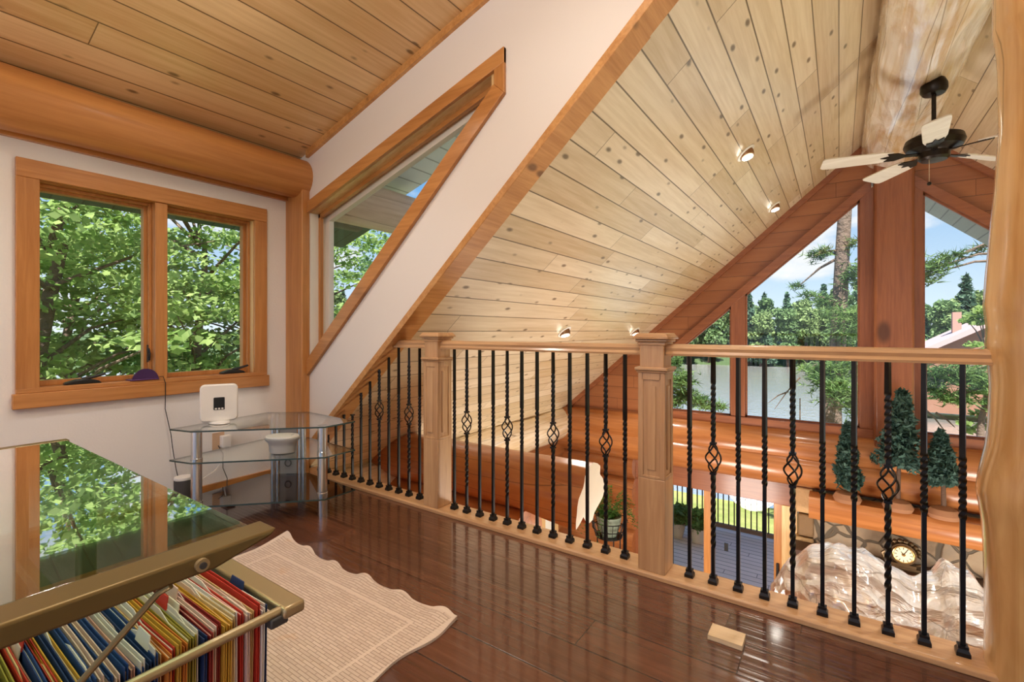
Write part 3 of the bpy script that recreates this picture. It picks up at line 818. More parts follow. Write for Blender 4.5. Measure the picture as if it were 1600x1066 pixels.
# ------------------------------------------------------------------ ceiling fan
fx, fy = .535, 4.31
zf = 1 + 1.285
fan = thing('ceiling_fan', 'dark bronze five-blade ceiling fan hanging from the ridge log', 'ceiling fan', (fx, fy, 2.70))
cn = MB(); cn.lathe([(.02,2.62),(.060,2.625),(.075,2.65),(.075,2.685),(.06,2.72)], 24, (fx,fy,0)); cn.build('canopy', M['fan_metal'], fan)
MB().tube([(fx,fy,2.64),(fx,fy,zf+.05)], .013, 12).build('downrod', M['fan_metal'], fan)
mt = MB(); mt.lathe([(.03,.075),(.10,.065),(.155,.035),(.165,.0),(.15,-.035),(.10,-.05),(.085,-.06),(.085,-.10),(.07,-.115),(.02,-.12)], 36, (fx,fy,zf)); mt.build('motor', M['fan_metal'], fan)
bl_mat = wood('whitewashed fan blade', (.66,.62,.55), (.82,.79,.73), 'x', .4, .1)
for k in range(5):
    a = radians(48 + 72*k); ca, sa = cos(a), sin(a)
    pt = radians(14)
    def W(u, v, w):   # u radial, v across, w up
        vv, ww = v*cos(pt)-w*sin(pt), v*sin(pt)+w*cos(pt)
        return (fx + u*ca - vv*sa, fy + u*sa + vv*ca, zf - .055 + ww)
    outl = [(.235,-.050),(.30,-.062),(.60,-.070),(.64,-.066),(.655,-.05),(.655,.05),(.64,.066),(.60,.070),(.30,.062),(.235,.050)]
    mb = MB(); nn = len(outl)
    mb.add([W(u,v,.004) for u,v in outl]+[W(u,v,-.004) for u,v in outl], [tuple(range(nn)), tuple(range(2*nn-1,nn-1,-1))]+[(i,nn+i,nn+(i+1)%nn,(i+1)%nn) for i in range(nn)])
    b = mb.build('blade', bl_mat, fan)
    ir = MB()
    io = [(.07,-.018),(.16,-.014),(.21,-.045),(.27,-.045),(.25,-.015),(.30,0),(.25,.015),(.27,.045),(.21,.045),(.16,.014),(.07,.018)]
    nn = len(io)
    ir.add([W(u,v,-.005) for u,v in io]+[W(u,v,-.011) for u,v in io], [tuple(range(nn)), tuple(range(2*nn-1,nn-1,-1))]+[(i,nn+i,nn+(i+1)%nn,(i+1)%nn) for i in range(nn)])
    ir.build('blade_iron', M['fan_metal'], b)
pcn = MB(); pcn.tube([(fx-.03,fy-.05,zf-.11),(fx-.03,fy-.05,zf-.27)], .0016, 6); pcn.build('pull_chain', M['steel'], fan)
MB().sphere((fx-.03,fy-.05,zf-.282), .013, 12, 8).build('pull_knob', M['fan_metal'], fan)

# ------------------------------------------------------------------ desk with hanging file rack
ZD = .70
dk = thing('glass_desk', 'bronze metal desk with a green glass top and a hanging file rack', 'desk', (-1.2, .05, 0))
GX0, GX1, GY0, GY1 = -1.76, -.752, -.62, .365
MB().box(GX0, GX1, GY0, GY1, ZD-.010, ZD).build('glass_top', M['desk_glass'], dk, bevel=.001)
# right edge bar with tapered end
sb = MB(); sb.prism([(-.60,ZD+.001),(.385,ZD+.001),(.375,ZD-.008),(.30,ZD-.026),(-.60,ZD-.026)], 'x', -.752, -.700)
sb.build('side_bar', M['gold'], dk, bevel=.004)
MB().box(-1.72, -.752, -.58, -.55, ZD-.04, ZD-.012).build('cross_bar', M['gold'], dk, bevel=.003)
lb = MB(); lb.box(-1.765, -1.735, -.60, .37, ZD-.03, ZD+.001); lb.build('side_bar', M['gold'], dk, bevel=.003)
for x in (-1.70, -1.16):
    for y in (-.52, .27):
        MB().box(x-.018, x+.018, y-.012, y+.012, 0, ZD-.012).build('leg', M['gold'], dk, bevel=.003)
MB().box(-1.70, -1.16, .258, .282, .40, .43).build('stretcher', M['gold'], dk, bevel=.003)
MB().box(-1.70, -1.16, -.532, -.508, .40, .43).build('stretcher', M['gold'], dk, bevel=.003)
bt = MB(); bt.tube([(-.702,.280,ZD-.012),(-.694,.280,ZD-.012)], .0085, 20); b_ = bt.build('bolt', M['gold_light'], dk)
MB().tube([(-.694,.280,ZD-.012),(-.692,.280,ZD-.012)], .0045, 16).build('socket', M['dark'], b_)
ZR = .54
MB().tube([(-.702,.246,ZD-.026),(-.712,.236,ZD-.034),(-.768,.155,ZR+.01)], .0042, 10).build('strut', M['gold'], dk)
eb = MB(); eb.box(-1.13, -.752, .424, .462, ZR-.020, ZR); eb.build('rack_end_bar', M['gold_light'], dk, bevel=.005)
MB().box(-.775, -.757, .405, .435, ZR-.028, ZR-.012).build('end_clip', M['dark'], dk, bevel=.003)
MB().tube([(-.768,-.60,ZR-.008),(-.768,.428,ZR-.008)], .0075, 14).build('rack_rail', M['gold_light'], dk)
MB().tube([(-1.09,-.60,ZR-.008),(-1.09,.428,ZR-.008)], .0075, 14).build('rack_rail', M['gold'], dk)
MB().box(-1.13, -.752, -.62, -.582, ZR-.020, ZR).build('rack_end_bar', M['gold'], dk, bevel=.008)
for y in (.443, -.60):
    MB().box(-1.125, -1.095, y-.012, y+.012, 0, ZR-.02).build('rack_leg', M['gold'], dk, bevel=.003)

FC = {'navy blue': (.014,.040,.145), 'dark blue': (.016,.06,.22), 'mustard yellow': (.62,.36,.045), 'olive yellow': (.36,.30,.045), 'red': (.52,.035,.02), 'dark red': (.28,.02,.018), 'orange': (.62,.20,.035), 'manila': (.66,.47,.24), 'pink': (.72,.40,.34), 'white': (.76,.71,.68), 'pale pink': (.74,.55,.50)}
FM = {k: plain(k+' card', v, .65, bumpn=(120,.1,.002)) for k, v in FC.items()}
TABM = plain('clear plastic tab', (.78,.75,.70), .35)
seq = ['navy blue','white','red','manila','pale pink','red','white','manila','mustard yellow','mustard yellow','dark red','pale pink','dark red','navy blue','white','olive yellow','olive yellow','orange','mustard yellow','red','orange','manila','dark blue','navy blue','white','dark blue','pink','dark blue','pale pink','dark blue','white','pale pink','dark blue','mustard yellow','navy blue','mustard yellow','red','dark blue','pink','red','olive yellow','olive yellow','navy blue','dark blue','dark blue','white','navy blue']
ORD = ['first','second','third','fourth','fifth','sixth','seventh','eighth','ninth','tenth','eleventh','twelfth','thirteenth','fourteenth','fifteenth','sixteenth','seventeenth','eighteenth','nineteenth','twentieth']
def ordn(n):
    if n <= 20: return ORD[n-1]
    tens = {2: 'twenty', 3: 'thirty', 4: 'forty'}
    return (tens[n//10] + ('-' + ORD[n % 10 - 1] if n % 10 else 'th')).replace('thirtyth','thirtieth').replace('fortyth','fortieth')
rnd = random.Random(3)
y = .412
cnt = {}
for i, cname in enumerate(seq):
    pitch = rnd.uniform(.0058, .0082)
    y -= pitch
    lean = rnd.uniform(-.002, .003)
    ztop = ZR + rnd.uniform(-.004, .012)
    zb = ZR - rnd.uniform(.20, .235)
    x0, x1 = -1.082, -.780 + rnd.uniform(-.008, .004)
    bow = rnd.uniform(-.003, .003)
    cnt[cname] = cnt.get(cname, 0) + 1
    f = thing('file_folder', '%s folder in the desk rack, %s of its colour from the end bar' % (cname, ordn(cnt[cname])), 'file folder', (-.93, y, ZR-.22), 'folders hanging in the desk file rack')
    def sheet(ya, yb, z1, z0, xa, xb, dy, tabs=None):
        mb = MB(); NX = 8; vs = []
        for s_, th in ((0, 0.), (1, .0012)):
            for ix in range(NX+1):
                u = ix/NX; xx = xa+(xb-xa)*u
                yy = bow*sin(pi*u)
                vs.append((xx, yb+th, z0)); vs.append((xx, ya+yy+th, z1 + (tabs[ix] if tabs else 0)))
        o_ = 2*(NX+1); fs = []
        for ix in range(NX):
            a = 2*ix
            fs += [(a, a+2, a+3, a+1), (o_+a, o_+a+1, o_+a+3, o_+a+2), (a+1, a+3, o_+a+3, o_+a+1), (a, o_+a, o_+a+2, a+2)]
        fs += [(0,1,o_+1,o_), (2*NX, o_+2*NX, o_+2*NX+1, 2*NX+1)]
        return mb.add(vs, fs)
    yt = y + lean
    front = sheet(yt, y, ztop, zb, x0, x1, 0)
    bk = sheet(yt+.0035, y+.002, ztop+.003, zb, x0, x1, 0)
    front.v += []; 
    o2 = len(front.v); front.add(bk.v, bk.f)
    front.build('folder', FM[cname], f)
    # papers inside
    pm = rnd.choice(['white','white','pale pink','manila','white'])
    tb = [0]*9; k0 = rnd.randint(0,6)
    if rnd.random() < .5:
        tb[k0] = tb[k0+1] = tb[min(8,k0+2)] = .010
    sheet(yt+.0016, y+.001, ztop-rnd.uniform(.0,.010), zb+.006, x0+.006, x1-.003, 0, tb).build('papers', FM[pm], f)
    if rnd.random() < .22:
        tx = rnd.uniform(x0+.04, x1-.07)
        tm = MB().add([(tx, yt, ztop-.002),(tx+.05, yt, ztop-.002),(tx+.046, yt+.004, ztop+.017),(tx+.004, yt+.004, ztop+.017),
                       (tx, yt+.0015, ztop-.002),(tx+.05, yt+.0015, ztop-.002),(tx+.046, yt+.0055, ztop+.017),(tx+.004, yt+.0055, ztop+.017)],
                      [(0,1,2,3),(7,6,5,4),(0,4,5,1),(1,5,6,2),(2,6,7,3),(3,7,4,0)])
        tm.build('tab', rnd.choice([TABM, FM['red'], TABM, FM[cname]]), f)

# ------------------------------------------------------------------ rug
t = NT('woven cream rug'); P = t.obj()
br_ = t.n('ShaderNodeTexBrick'); t.link(t.scale(P, (1,1,1)), br_.inputs['Vector'])
br_.inputs['Scale'].default_value = 1.; br_.inputs['Brick Width'].default_value = .055; br_.inputs['Row Height'].default_value = .011
br_.inputs['Mortar Size'].default_value = .0016; br_.inputs['Mortar Smooth'].default_value = .6
br_.inputs['Color1'].default_value = (.66,.56,.485,1); br_.inputs['Color2'].default_value = (.57,.47,.40,1); br_.inputs['Mortar'].default_value = (.40,.31,.25,1)
sx, sy, sz = t.sep(P)
st = t.smooth(t.noise(P, 9, 3), .62, .74)
c_ = t.mix(t.math('MULTIPLY', st, .35), br_.outputs['Color'], (.58,.36,.2))
# border stripes
ex = t.math('SUBTRACT', .548, t.math('ABSOLUTE', sx)); ey = t.math('SUBTRACT', .37, t.math('ABSOLUTE', sy))
em = t.math('MINIMUM', ex, ey)
ln = t.math('LESS_THAN', t.math('ABSOLUTE', t.math('SUBTRACT', em, .115)), .006)
ln2 = t.math('LESS_THAN', em, .02)
c_ = t.mix(t.math('MAXIMUM', ln, ln2), c_, (.68,.58,.50))
hh = t.math('ADD', br_.outputs['Fac'], t.math('MULTIPLY', t.noise(P, 300, 2), .4))
M['rug'] = t.done(t.pbsdf(c_, .9, spec=.1, normal=t.bump(hh, .5, .004)))
def rug_pt(u, v, top):
    """u along x 0..1, v along y 0..1"""
    x, y_ = -.55+1.10*u, -.37+.74*v
    ev = max(0, (v-.86)/.14); eu = max(0, (u-.93)/.07)
    z = .010
    z += ev*(.012*max(0, sin(u*34+1.2)) + .008*max(0, sin(u*13)))
    if u < .12 and v > .8: z += .02*(1-u/.12)*(v-.8)/.2
    y_ += ev*.006*sin(u*34+1.2) - .025*sin(pi*u)*ev
    x += eu*.010*sin(v*17)
    x += .05*(v-.5)*0 + (.045*(1-v) if u > .9 else 0)*eu*-.6
    return (x, y_, z if top else .001)
mb = MB(); NU, NV = 110, 40
vs = [rug_pt(i/NU, j/NV, True) for i in range(NU+1) for j in range(NV+1)]
fs = [(i*(NV+1)+j, (i+1)*(NV+1)+j, (i+1)*(NV+1)+j+1, i*(NV+1)+j+1) for i in range(NU) for j in range(NV)]
o_ = len(vs)
bd = [(i,0) for i in range(NU)] + [(NU,j) for j in range(NV)] + [(i,NV) for i in range(NU,0,-1)] + [(0,j) for j in range(NV,0,-1)]
vs += [rug_pt(i/NU, j/NV, False) for i, j in bd]
nb = len(bd)
for k in range(nb):
    a = bd[k][0]*(NV+1)+bd[k][1]; b = bd[(k+1) % nb][0]*(NV+1)+bd[(k+1) % nb][1]
    fs.append((a, o_+k, o_+(k+1) % nb, b))
mb.add(vs, fs)
rug = mb.build('rug', M['rug'], ang=80)
rug.location = (-1.625, .865, 0)
tag(rug, 'cream woven rug with curled edges on the dark floor beside the desk', 'rug')

# wood block
wb = MB().box(-.350,-.248,1.616,1.689,0,.016)
o = wb.build('wood_block', wood('bare pine block', (.62,.46,.27), (.78,.62,.42), 'x', .6, 0, knots=9), origin=(-.30,1.65,0), bevel=.001)
tag(o, 'small pale wood offcut lying on the floor near the railing', 'wood block')

# ------------------------------------------------------------------ corner glass stand
ts = thing('glass_stand', 'three-tier glass corner stand on satin tubes beside the window wall', 'tv stand', (-2.55, 1.35, 0))
poly = [(-2.68,1.025),(-2.225,1.475),(-2.225,1.665),(-2.72,1.69),(-2.91,1.53),(-2.83,.985)]
def grow(e):
    cx, cy_ = -2.6, 1.4
    return [(cx+(x-cx)*e, cy_+(y_-cy_)*e) for x, y_ in poly]
for z, m, e in ((.487, 'shelf_glass', 1.), (.327, 'shelf_glass', 1.), (.105, 'smoke_glass', 1.)):
    sh = MB().prism(grow(e), 'z', z, z+.008).build('shelf', M[m], ts)
    sh.data.materials.append(M['glass_edge'])
    for p_ in sh.data.polygons:
        if abs(p_.normal.z) < .5: p_.material_index = 1
for (x, y_) in ((-2.305,1.515), (-2.715,1.065)):
    l = MB().tube([(x,y_,.0),(x,y_,.487)], .025, 28).build('leg', M['chrome'], ts)
    rg = MB()
    for z in (.105, .327): rg.lathe([(.0255,z-.012),(.0275,z-.01),(.0275,z+.018),(.0255,z+.02)], 28, (x,y_,0))
    rg.build('collar', M['steel'], l)
for (x, y_) in ((-2.885,1.555), (-2.745,1.675), (-2.865,1.575), (-2.765,1.66)):
    MB().tube([(x,y_,.0),(x,y_,.487)], .012 if (x,y_) in ((-2.865,1.575),(-2.765,1.66)) else .014, 16).build('rear_tube', M['chrome'], ts)
ux, uy = (.12/.176), (.105/.176)
MB().obox((-2.815,1.615,.29), (.055*ux,.055*uy,0), (.004*uy,-.004*ux,0), (0,0,.195)).build('back_panel', M['back_panel'], ts)
for z in (.44, .30, .18):
    rg = MB(); pts = []
    for k in range(25):
        a = 2*pi*k/24
        pts.append((-2.811+.020*cos(a)*ux+.006*uy, 1.611+.020*cos(a)*uy-.006*ux, z+.020*sin(a)))
    rg.tube(pts, .003, 6); rg.build('cable_ring', M['dark'], ts)

# router
rt = thing('router', 'white rounded-square router with a black screen on the glass stand', 'router', (-2.79,1.205,.495), rotz=0)
fwdv = Vector((2.79,-1.205,0)).normalized(); rgt = Vector((-fwdv.y, fwdv.x, 0))
rgt = Vector((fwdv.y*-1, fwdv.x, 0))
def rrect(w, h, r, n=6):
    out = []
    for cx, cy_, a0 in ((w-r,h-r,0),(-w+r,h-r,90),(-w+r,-h+r,180),(w-r,-h+r,270)):
        for i in range(n+1):
            a = radians(a0+90*i/n); out.append((cx+r*cos(a), cy_+r*sin(a)))
    return out
def plate(c, poly, d0, d1, up=Vector((0,0,1))):
    c = Vector(c); n_ = len(poly)
    vs = [c + rgt*p[0] + up*p[1] + fwdv*d0 for p in poly] + [c + rgt*p[0] + up*p[1] + fwdv*d1 for p in poly]
    return MB().add(vs, [tuple(range(n_-1,-1,-1)), tuple(range(n_,2*n_))]+[(i,(i+1)%n_,n_+(i+1)%n_,n_+i) for i in range(n_)])
cR = (-2.79,1.205,.495+.112)
plate(cR, rrect(.089,.101,.025), -.016, .016).build('housing', M['white_plastic'], rt, bevel=.007)
scr = plate((cR[0],cR[1],cR[2]-.004), rrect(.026,.034,.004), .0155, .0172).build('screen', M['black'], rt)
for k in (-1,0,1):
    plate((cR[0]+rgt.x*.015*k, cR[1]+rgt.y*.015*k, cR[2]-.031), rrect(.005,.004,.0015), .0172,.0180).build('key', M['white_plastic'], scr)
bs = MB(); bs.lathe([(.055,0),(.06,.003),(.055,.010),(.02,.014)], 28, (-2.79,1.205,.495), 1.2, .8); bs.build('base', M['white_plastic'], rt)

# grey oval gadget on the middle shelf
gx, gy, gz = -2.50, 1.40, .335
gd = thing('charging_dock', 'grey and white oval dock on the middle glass shelf', 'gadget', (gx,gy,gz))
g = MB(); g.lathe([(.056,0),(.064,.004),(.066,.02),(.066,.035),(.070,.055),(.084,.070),(.086,.082),(.08,.086)], 32, (0,0,0), 1.05, .78)
rotd = Matrix.Rotation(radians(35), 3, 'Z')
g.v = [tuple(rotd @ Vector(v)) for v in g.v]; g.build('body', M['grey_plastic'], gd, local=True)
g = MB(); g.lathe([(.078,.084),(.083,.087),(.080,.094),(.05,.098),(.005,.099)], 32, (0,0,0), 1.05, .78)
g.v = [tuple(rotd @ Vector(v)) for v in g.v]; g.build('lid', M['white_plastic'], gd, local=True)
for k in range(3):
    b = MB(); b.sphere((.055, -.012+.012*k, .097), .004, 8, 6, (1,1,.5)); b.v = [tuple(rotd @ Vector(v)) for v in b.v]; b.build('button', M['grey_plastic'], gd, local=True)

# speaker on the floor
sp = thing('smart_speaker', 'small dark cylinder speaker with a pale top behind the left stand leg', 'speaker', (-3.02,1.12,0))
MB().lathe([(.042,0),(.046,.01),(.046,.165),(.044,.17)], 28, (-3.02,1.12,0)).build('body', plain('dark grey mesh cloth', (.06,.055,.055), .8, bumpn=(400,.5,.002)), sp)
MB().lathe([(.045,.168),(.047,.173),(.045,.182),(.02,.184)], 28, (-3.02,1.12,0)).build('top', M['white_plastic'], sp)

# outlet with adapters, cables
ol = thing('wall_outlet', 'tan wall outlet low on the left wall behind the stand', 'outlet', (XW,1.37,.30))
MB().box(XW,XW+.006,1.345,1.415,.245,.36).build('plate', plain('tan plate', (.62,.42,.27), .5), ol, bevel=.002)
ad = thing('power_adapter', 'white plug adapter with a white cord in the tan outlet', 'adapter', (XW+.006,1.41,.29))
MB().box(XW+.006,XW+.05,1.385,1.44,.265,.34).build('body', M['white_plastic'], ad, bevel=.005)
MB().tube([(XW+.04,1.41,.27),(XW+.05,1.39,.20),(XW+.07,1.33,.14),(XW+.09,1.22,.10),(XW+.14,1.13,.175)], .003, 6).build('cord', M['white_plastic'], ad)
bk = thing('black_power_brick', 'black power brick on the floor under the glass stand', 'power brick', (-2.93,1.315,0))
MB().box(-2.965,-2.895,1.29,1.34,0,.035).build('brick', M['black'], bk, bevel=.005)
MB().tube([(-2.95,1.315,.03),(-3.0,1.34,.12),(-3.10,1.36,.16),(-3.12,1.37,.24),(XW+.015,1.375,.28)], .0024, 6).build('cord', M['black'], bk)
# purple gadget on the sill with cord
pg = thing('purple_gadget', 'purple and black rounded gadget with a cord on the window sill', 'gadget', (XW-.02,1.01,.724))
g = MB(); n_=20; vs=[]; 
for i in range(9):
    u = i/8
    for k in range(n_+1):
        a = pi*k/n_
        rr = (.048+.012*u)*(1-.15*u)
        vs.append((XW-.045+.07*u, .995+.062*cos(a)*(1-.25*(1-u)), .726+.062*sin(a)*(1-.35*(1-u))*(1 if a < 2.2 else .9)))
g.add(vs, [(i*(n_+1)+k, (i+1)*(n_+1)+k, (i+1)*(n_+1)+k+1, i*(n_+1)+k+1) for i in range(8) for k in range(n_)] + [tuple(range(n_+1)), tuple(8*(n_+1)+k for k in range(n_,-1,-1))])
g.build('shell', M['purple'], pg, ang=50)
MB().box(XW-.05,XW+.03,.925,1.06,.7235,.731).build('base', plain('purple base', (.10,.03,.13), .4), pg, bevel=.003)
MB().tube([(XW+.02,1.05,.735),(XW+.035,1.075,.74),(XW+.04,1.085,.70),(XW+.02,1.09,.55),(XW+.03,1.115,.40),(XW+.04,1.12,.32),(XW+.06,1.13,.20),(XW+.09,1.15,.05),(XW+.10,1.16,.004)], .0022, 6).build('cord', M['black'], pg)

# ------------------------------------------------------------------ great-room ornaments
needle = leafmat('blue green needles', (.022,.060,.052), (.085,.165,.135), .15, 14.)
bark = plain('brown bark', (.10,.055,.035), .8, bumpn=(30,.6,.02))
burlap = plain('burlap', (.30,.14,.07), .9, bumpn=(120,.5,.004))
def leaf_cloud(mb, c, rad, n, size, rnd, flat=1., shape='ellipsoid', up=.3, elong=1.8):
    cx, cy_, cz_ = c
    for _ in range(n):
        while True:
            p = Vector((rnd.uniform(-1,1), rnd.uniform(-1,1), rnd.uniform(-1,1)))
            if p.length <= 1: break
        if p.length > 0: p = p*(p.length**-.35 if shape == 'shell' else 1)
        if p.length > 1: p.normalize()
        q = Vector((cx+p.x*rad[0], cy_+p.y*rad[1], cz_+p.z*rad[2]))
        d = Vector((rnd.gauss(0,1), rnd.gauss(0,1), rnd.gauss(0,flat))).normalized()
        u = Vector((rnd.gauss(0,1), rnd.gauss(0,1), rnd.gauss(0,flat)))
        u = (u - d*u.dot(d)).normalized()
        s = size*rnd.uniform(.6,1.25)
        a = d*s*elong*.5; b = u*s*.5
        mb.add([q-a, q+b*.9-a*.1, q+a, q-b*.9-a*.1], [(0,1,2,3)])
def tuft_tree(x, y_, zb, h, lean, crown0, rx, label, seed, bulge=1.):
    rnd = random.Random(seed)
    tr = thing('ornamental_tree', label, 'ornamental tree', (x,y_,zb), 'small artificial trees on the log ledge')
    MB().lathe([(.05,0),(.10,.01),(.115,.05),(.09,.10),(.05,.12),(.02,.13)], 20, (x,y_,zb), 1.1, .9).build('burlap_base', burlap, tr)
    pts = [(x+lean*(u**1.5), y_, zb+.1+(h-.15)*u) for u in [i/8 for i in range(9)]]
    MB().tube(pts, [.022*(1-.6*i/8) for i in range(9)], 10).build('trunk', bark, tr)
    fo = MB()
    for k in range(16):
        u = k/15; z = zb + crown0 + (h-crown0)*u
        r = rx*(1-u*.75)*(.8+.3*rnd.random())
        cxx = x + lean*((z-zb)/h)**1.5
        for j in range(4):
            a = rnd.uniform(0,2*pi)
            leaf_cloud(fo, (cxx+.5*r*cos(a), y_+.5*r*sin(a), z), (r*.62,r*.62,.07), 85, .030, rnd, elong=2.2)
    fo.build('foliage', needle, tr, smooth=False)
zl = 1 - 1.795
tuft_tree(.07, 6.03, zl, .78, .0, .22, .15, 'small ornamental tree left of the trio on the log ledge', 1)
tuft_tree(.48, 6.03, zl, 1.15, .04, .48, .21, 'tallest ornamental tree in the middle of the log ledge', 2)
tuft_tree(.82, 6.03, zl, .78, -.02, .37, .145, 'short bare-trunked ornamental tree right on the log ledge', 3)

# mantel clock
ck = thing('mantel_clock', 'ornate bronze clock with a pale round dial on the dark mantel', 'clock', (.53,6.16,-1.402))
cx, cy_, cz_ = .53, 6.16, -1.402
bronze = plain('dark bronze', (.10,.062,.03), .35, .7)
c_ = MB(); c_.box(cx-.13,cx+.13,cy_-.05,cy_+.05,cz_,cz_+.03); c_.box(cx-.10,cx+.10,cy_-.045,cy_+.045,cz_+.03,cz_+.06)
c_.tube([(cx,cy_-.05,cz_+.16),(cx,cy_+.04,cz_+.16)], .105, 32)
for k in range(10):
    a = pi*k/9; c_.sphere((cx+.125*cos(a), cy_, cz_+.16+.115*sin(a)), .026, 8, 6)
for s in (-1,1):
    c_.tube([(cx+s*.10,cy_,cz_+.05),(cx+s*.15,cy_,cz_+.07),(cx+s*.16,cy_,cz_+.12),(cx+s*.12,cy_,cz_+.16)], .018, 8)
c_.build('case', bronze, ck)
dl = MB(); dl.tube([(cx,cy_-.058,cz_+.16),(cx,cy_-.05,cz_+.16)], .078, 36); dl = dl.build('dial', plain('cream dial', (.78,.70,.48), .4), ck)
rg = MB()
rg.tube([(cx+.082*cos(2*pi*k/32),cy_-.058,cz_+.16+.082*sin(2*pi*k/32)) for k in range(33)], .007, 8)
rg.build('bezel', plain('brass', (.55,.36,.12), .25, .9), ck)
nm = MB()
for k in range(12):
    a = pi*k/6
    r_ = Vector((cos(a),0,sin(a))); s_ = Vector((-sin(a),0,cos(a)))
    nm.obox(Vector((cx,cy_-.0588,cz_+.16))+r_*.062, r_*.010, (0,.0008,0), s_*.003)
nm.build('numerals', M['black'], dl)
hd = MB()
for a, L in ((radians(125), .035), (radians(60), .052)):
    r_ = Vector((cos(a),0,sin(a))); s_ = Vector((-sin(a),0,cos(a)))
    hd.obox(Vector((cx,cy_-.060,cz_+.16))+r_*L*.5, r_*L*.5, (0,.0008,0), s_*.003)
hd.build('hands', M['black'], dl)
MB().tube([(cx,cy_-.060,cz_+.16),(cx,cy_-.0585,cz_+.16)], .016, 16).build('dial_center', plain('brass', (.55,.36,.12), .25, .9), dl)

# wire plant stand with pot and fern
px_, py_, pz_ = -2.33, 5.45, -1.52
psn = thing('wire_plant_stand', 'black wire plant stand beside the stacked wall logs', 'plant stand', (px_,py_,-3.0))
w = MB()
R0 = .20
for z, r in ((pz_,.16),(pz_+.10,R0),(pz_+.20,R0+.02)):
    w.tube([(px_+r*cos(2*pi*k/28), py_+r*sin(2*pi*k/28), z) for k in range(29)], .006, 6)
for k in range(20):
    a = 2*pi*k/20
    w.tube([(px_+.16*cos(a),py_+.16*sin(a),pz_),(px_+(R0+.02)*cos(a),py_+(R0+.02)*sin(a),pz_+.20)], .0045, 6)
w.lathe([(.001,pz_-.006),(.165,pz_-.006),(.165,pz_),(.001,pz_)], 20, (px_,py_,0))
w.build('basket', M['iron'], psn)
for k in range(4):
    a = pi/4 + pi/2*k
    MB().tube([(px_+.15*cos(a),py_+.15*sin(a),pz_),(px_+.13*cos(a),py_+.13*sin(a),-2.4),(px_+.18*cos(a),py_+.18*sin(a),-3.0)], .008, 8).build('leg', M['iron'], psn)
pf = thing('potted_fern', 'green fern in a grey-green pot held by the wire stand', 'potted plant', (px_,py_,pz_))
MB().lathe([(.09,0),(.12,.08),(.15,.20),(.155,.25),(.14,.25),(.13,.22)], 26, (px_,py_,pz_)).build('pot', plain('grey green glaze', (.13,.15,.11), .3), pf)
rnd = random.Random(12)
fr_ = MB()
for k in range(46):
    a = rnd.uniform(0,2*pi); L = rnd.uniform(.28,.55); hgt = rnd.uniform(.10,.42)
    for i in range(16):
        u = i/15; r = .05+L*u; z = pz_+.24+hgt*sin(u*2.3)*1.1-.28*u*u
        p = Vector((px_+r*cos(a)*.75, py_+r*sin(a)*.75, z))
        for s in (-1,1):
            d = Vector((cos(a)*.4-s*sin(a), sin(a)*.4+s*cos(a), rnd.uniform(-.4,.2)))*(.055*(1-u*.7))
            q = Vector((cos(a),sin(a),0))*.012
            fr_.add([p-q*.5, p+d*.6-q, p+d, p+d*.6+q], [(0,1,2,3)])
fr_.build('fronds', leafmat('fern leaf', (.035,.10,.02), (.12,.26,.06), .35, 8.), pf, smooth=False)

# ------------------------------------------------------------------ outside
struct('deck', MB().box(-6, 6, YG+.14, 10.35, -3.14, -3.02), M['deck'], 'brown deck outside the sliding door', 'deck')
dr = thing('deck_railing', 'brown deck railing with thin dark pickets', 'railing', (-1.5,10.15,-3.02))
MB().box(-4.2, 2.0, 10.10, 10.20, -2.12, -2.08).build('top_rail', M['deck_wood'], dr)
MB().box(-4.2, 2.0, 10.12, 10.18, -2.94, -2.86).build('bottom_rail', M['deck_wood'], dr)
pk = MB().box(-.010,.010,-.010,.010,0,.80)
pk0 = None
for i in range(34):
    x = -3.6 + .1*i
    if pk0 is None:
        pk0 = pk.build('picket', M['iron'], dr, local=True); c = pk0
    else:
        c = pk0.copy(); COL.objects.link(c); c.parent = dr
    c.location = (x+1.5, 0, -2.88+3.02)
MB().box(-3.75,-3.65,10.10,10.20,-3.02,-2.0).build('post', M['deck_wood'], dr)
MB().box(-.15,-.05,10.10,10.20,-3.02,-2.0).build('post', M['deck_wood'], dr)
plm = leafmat('planter leaf', (.05,.13,.03), (.16,.30,.08), .35, 8.)
for i, (x, y_, lab) in enumerate(((-2.60,9.43,'left flower pot with green leaves on the deck'), (-2.20,9.38,'right flower pot with green leaves on the deck'))):
    fp = thing('flower_pot', lab, 'planter', (x,y_,-3.02), 'planters on the deck')
    MB().lathe([(.10,0),(.13,.12),(.15,.26),(.16,.28),(.14,.28),(.13,.26)], 24, (x,y_,-3.02)).build('pot', plain('pale clay', (.62,.50,.38), .8), fp)
    rr = random.Random(30+i); f = MB()
    leaf_cloud(f, (x,y_,-2.60), (.24,.24,.20), 420, .085, rr, elong=2.0)
    f.build('foliage', plm, fp, smooth=False)

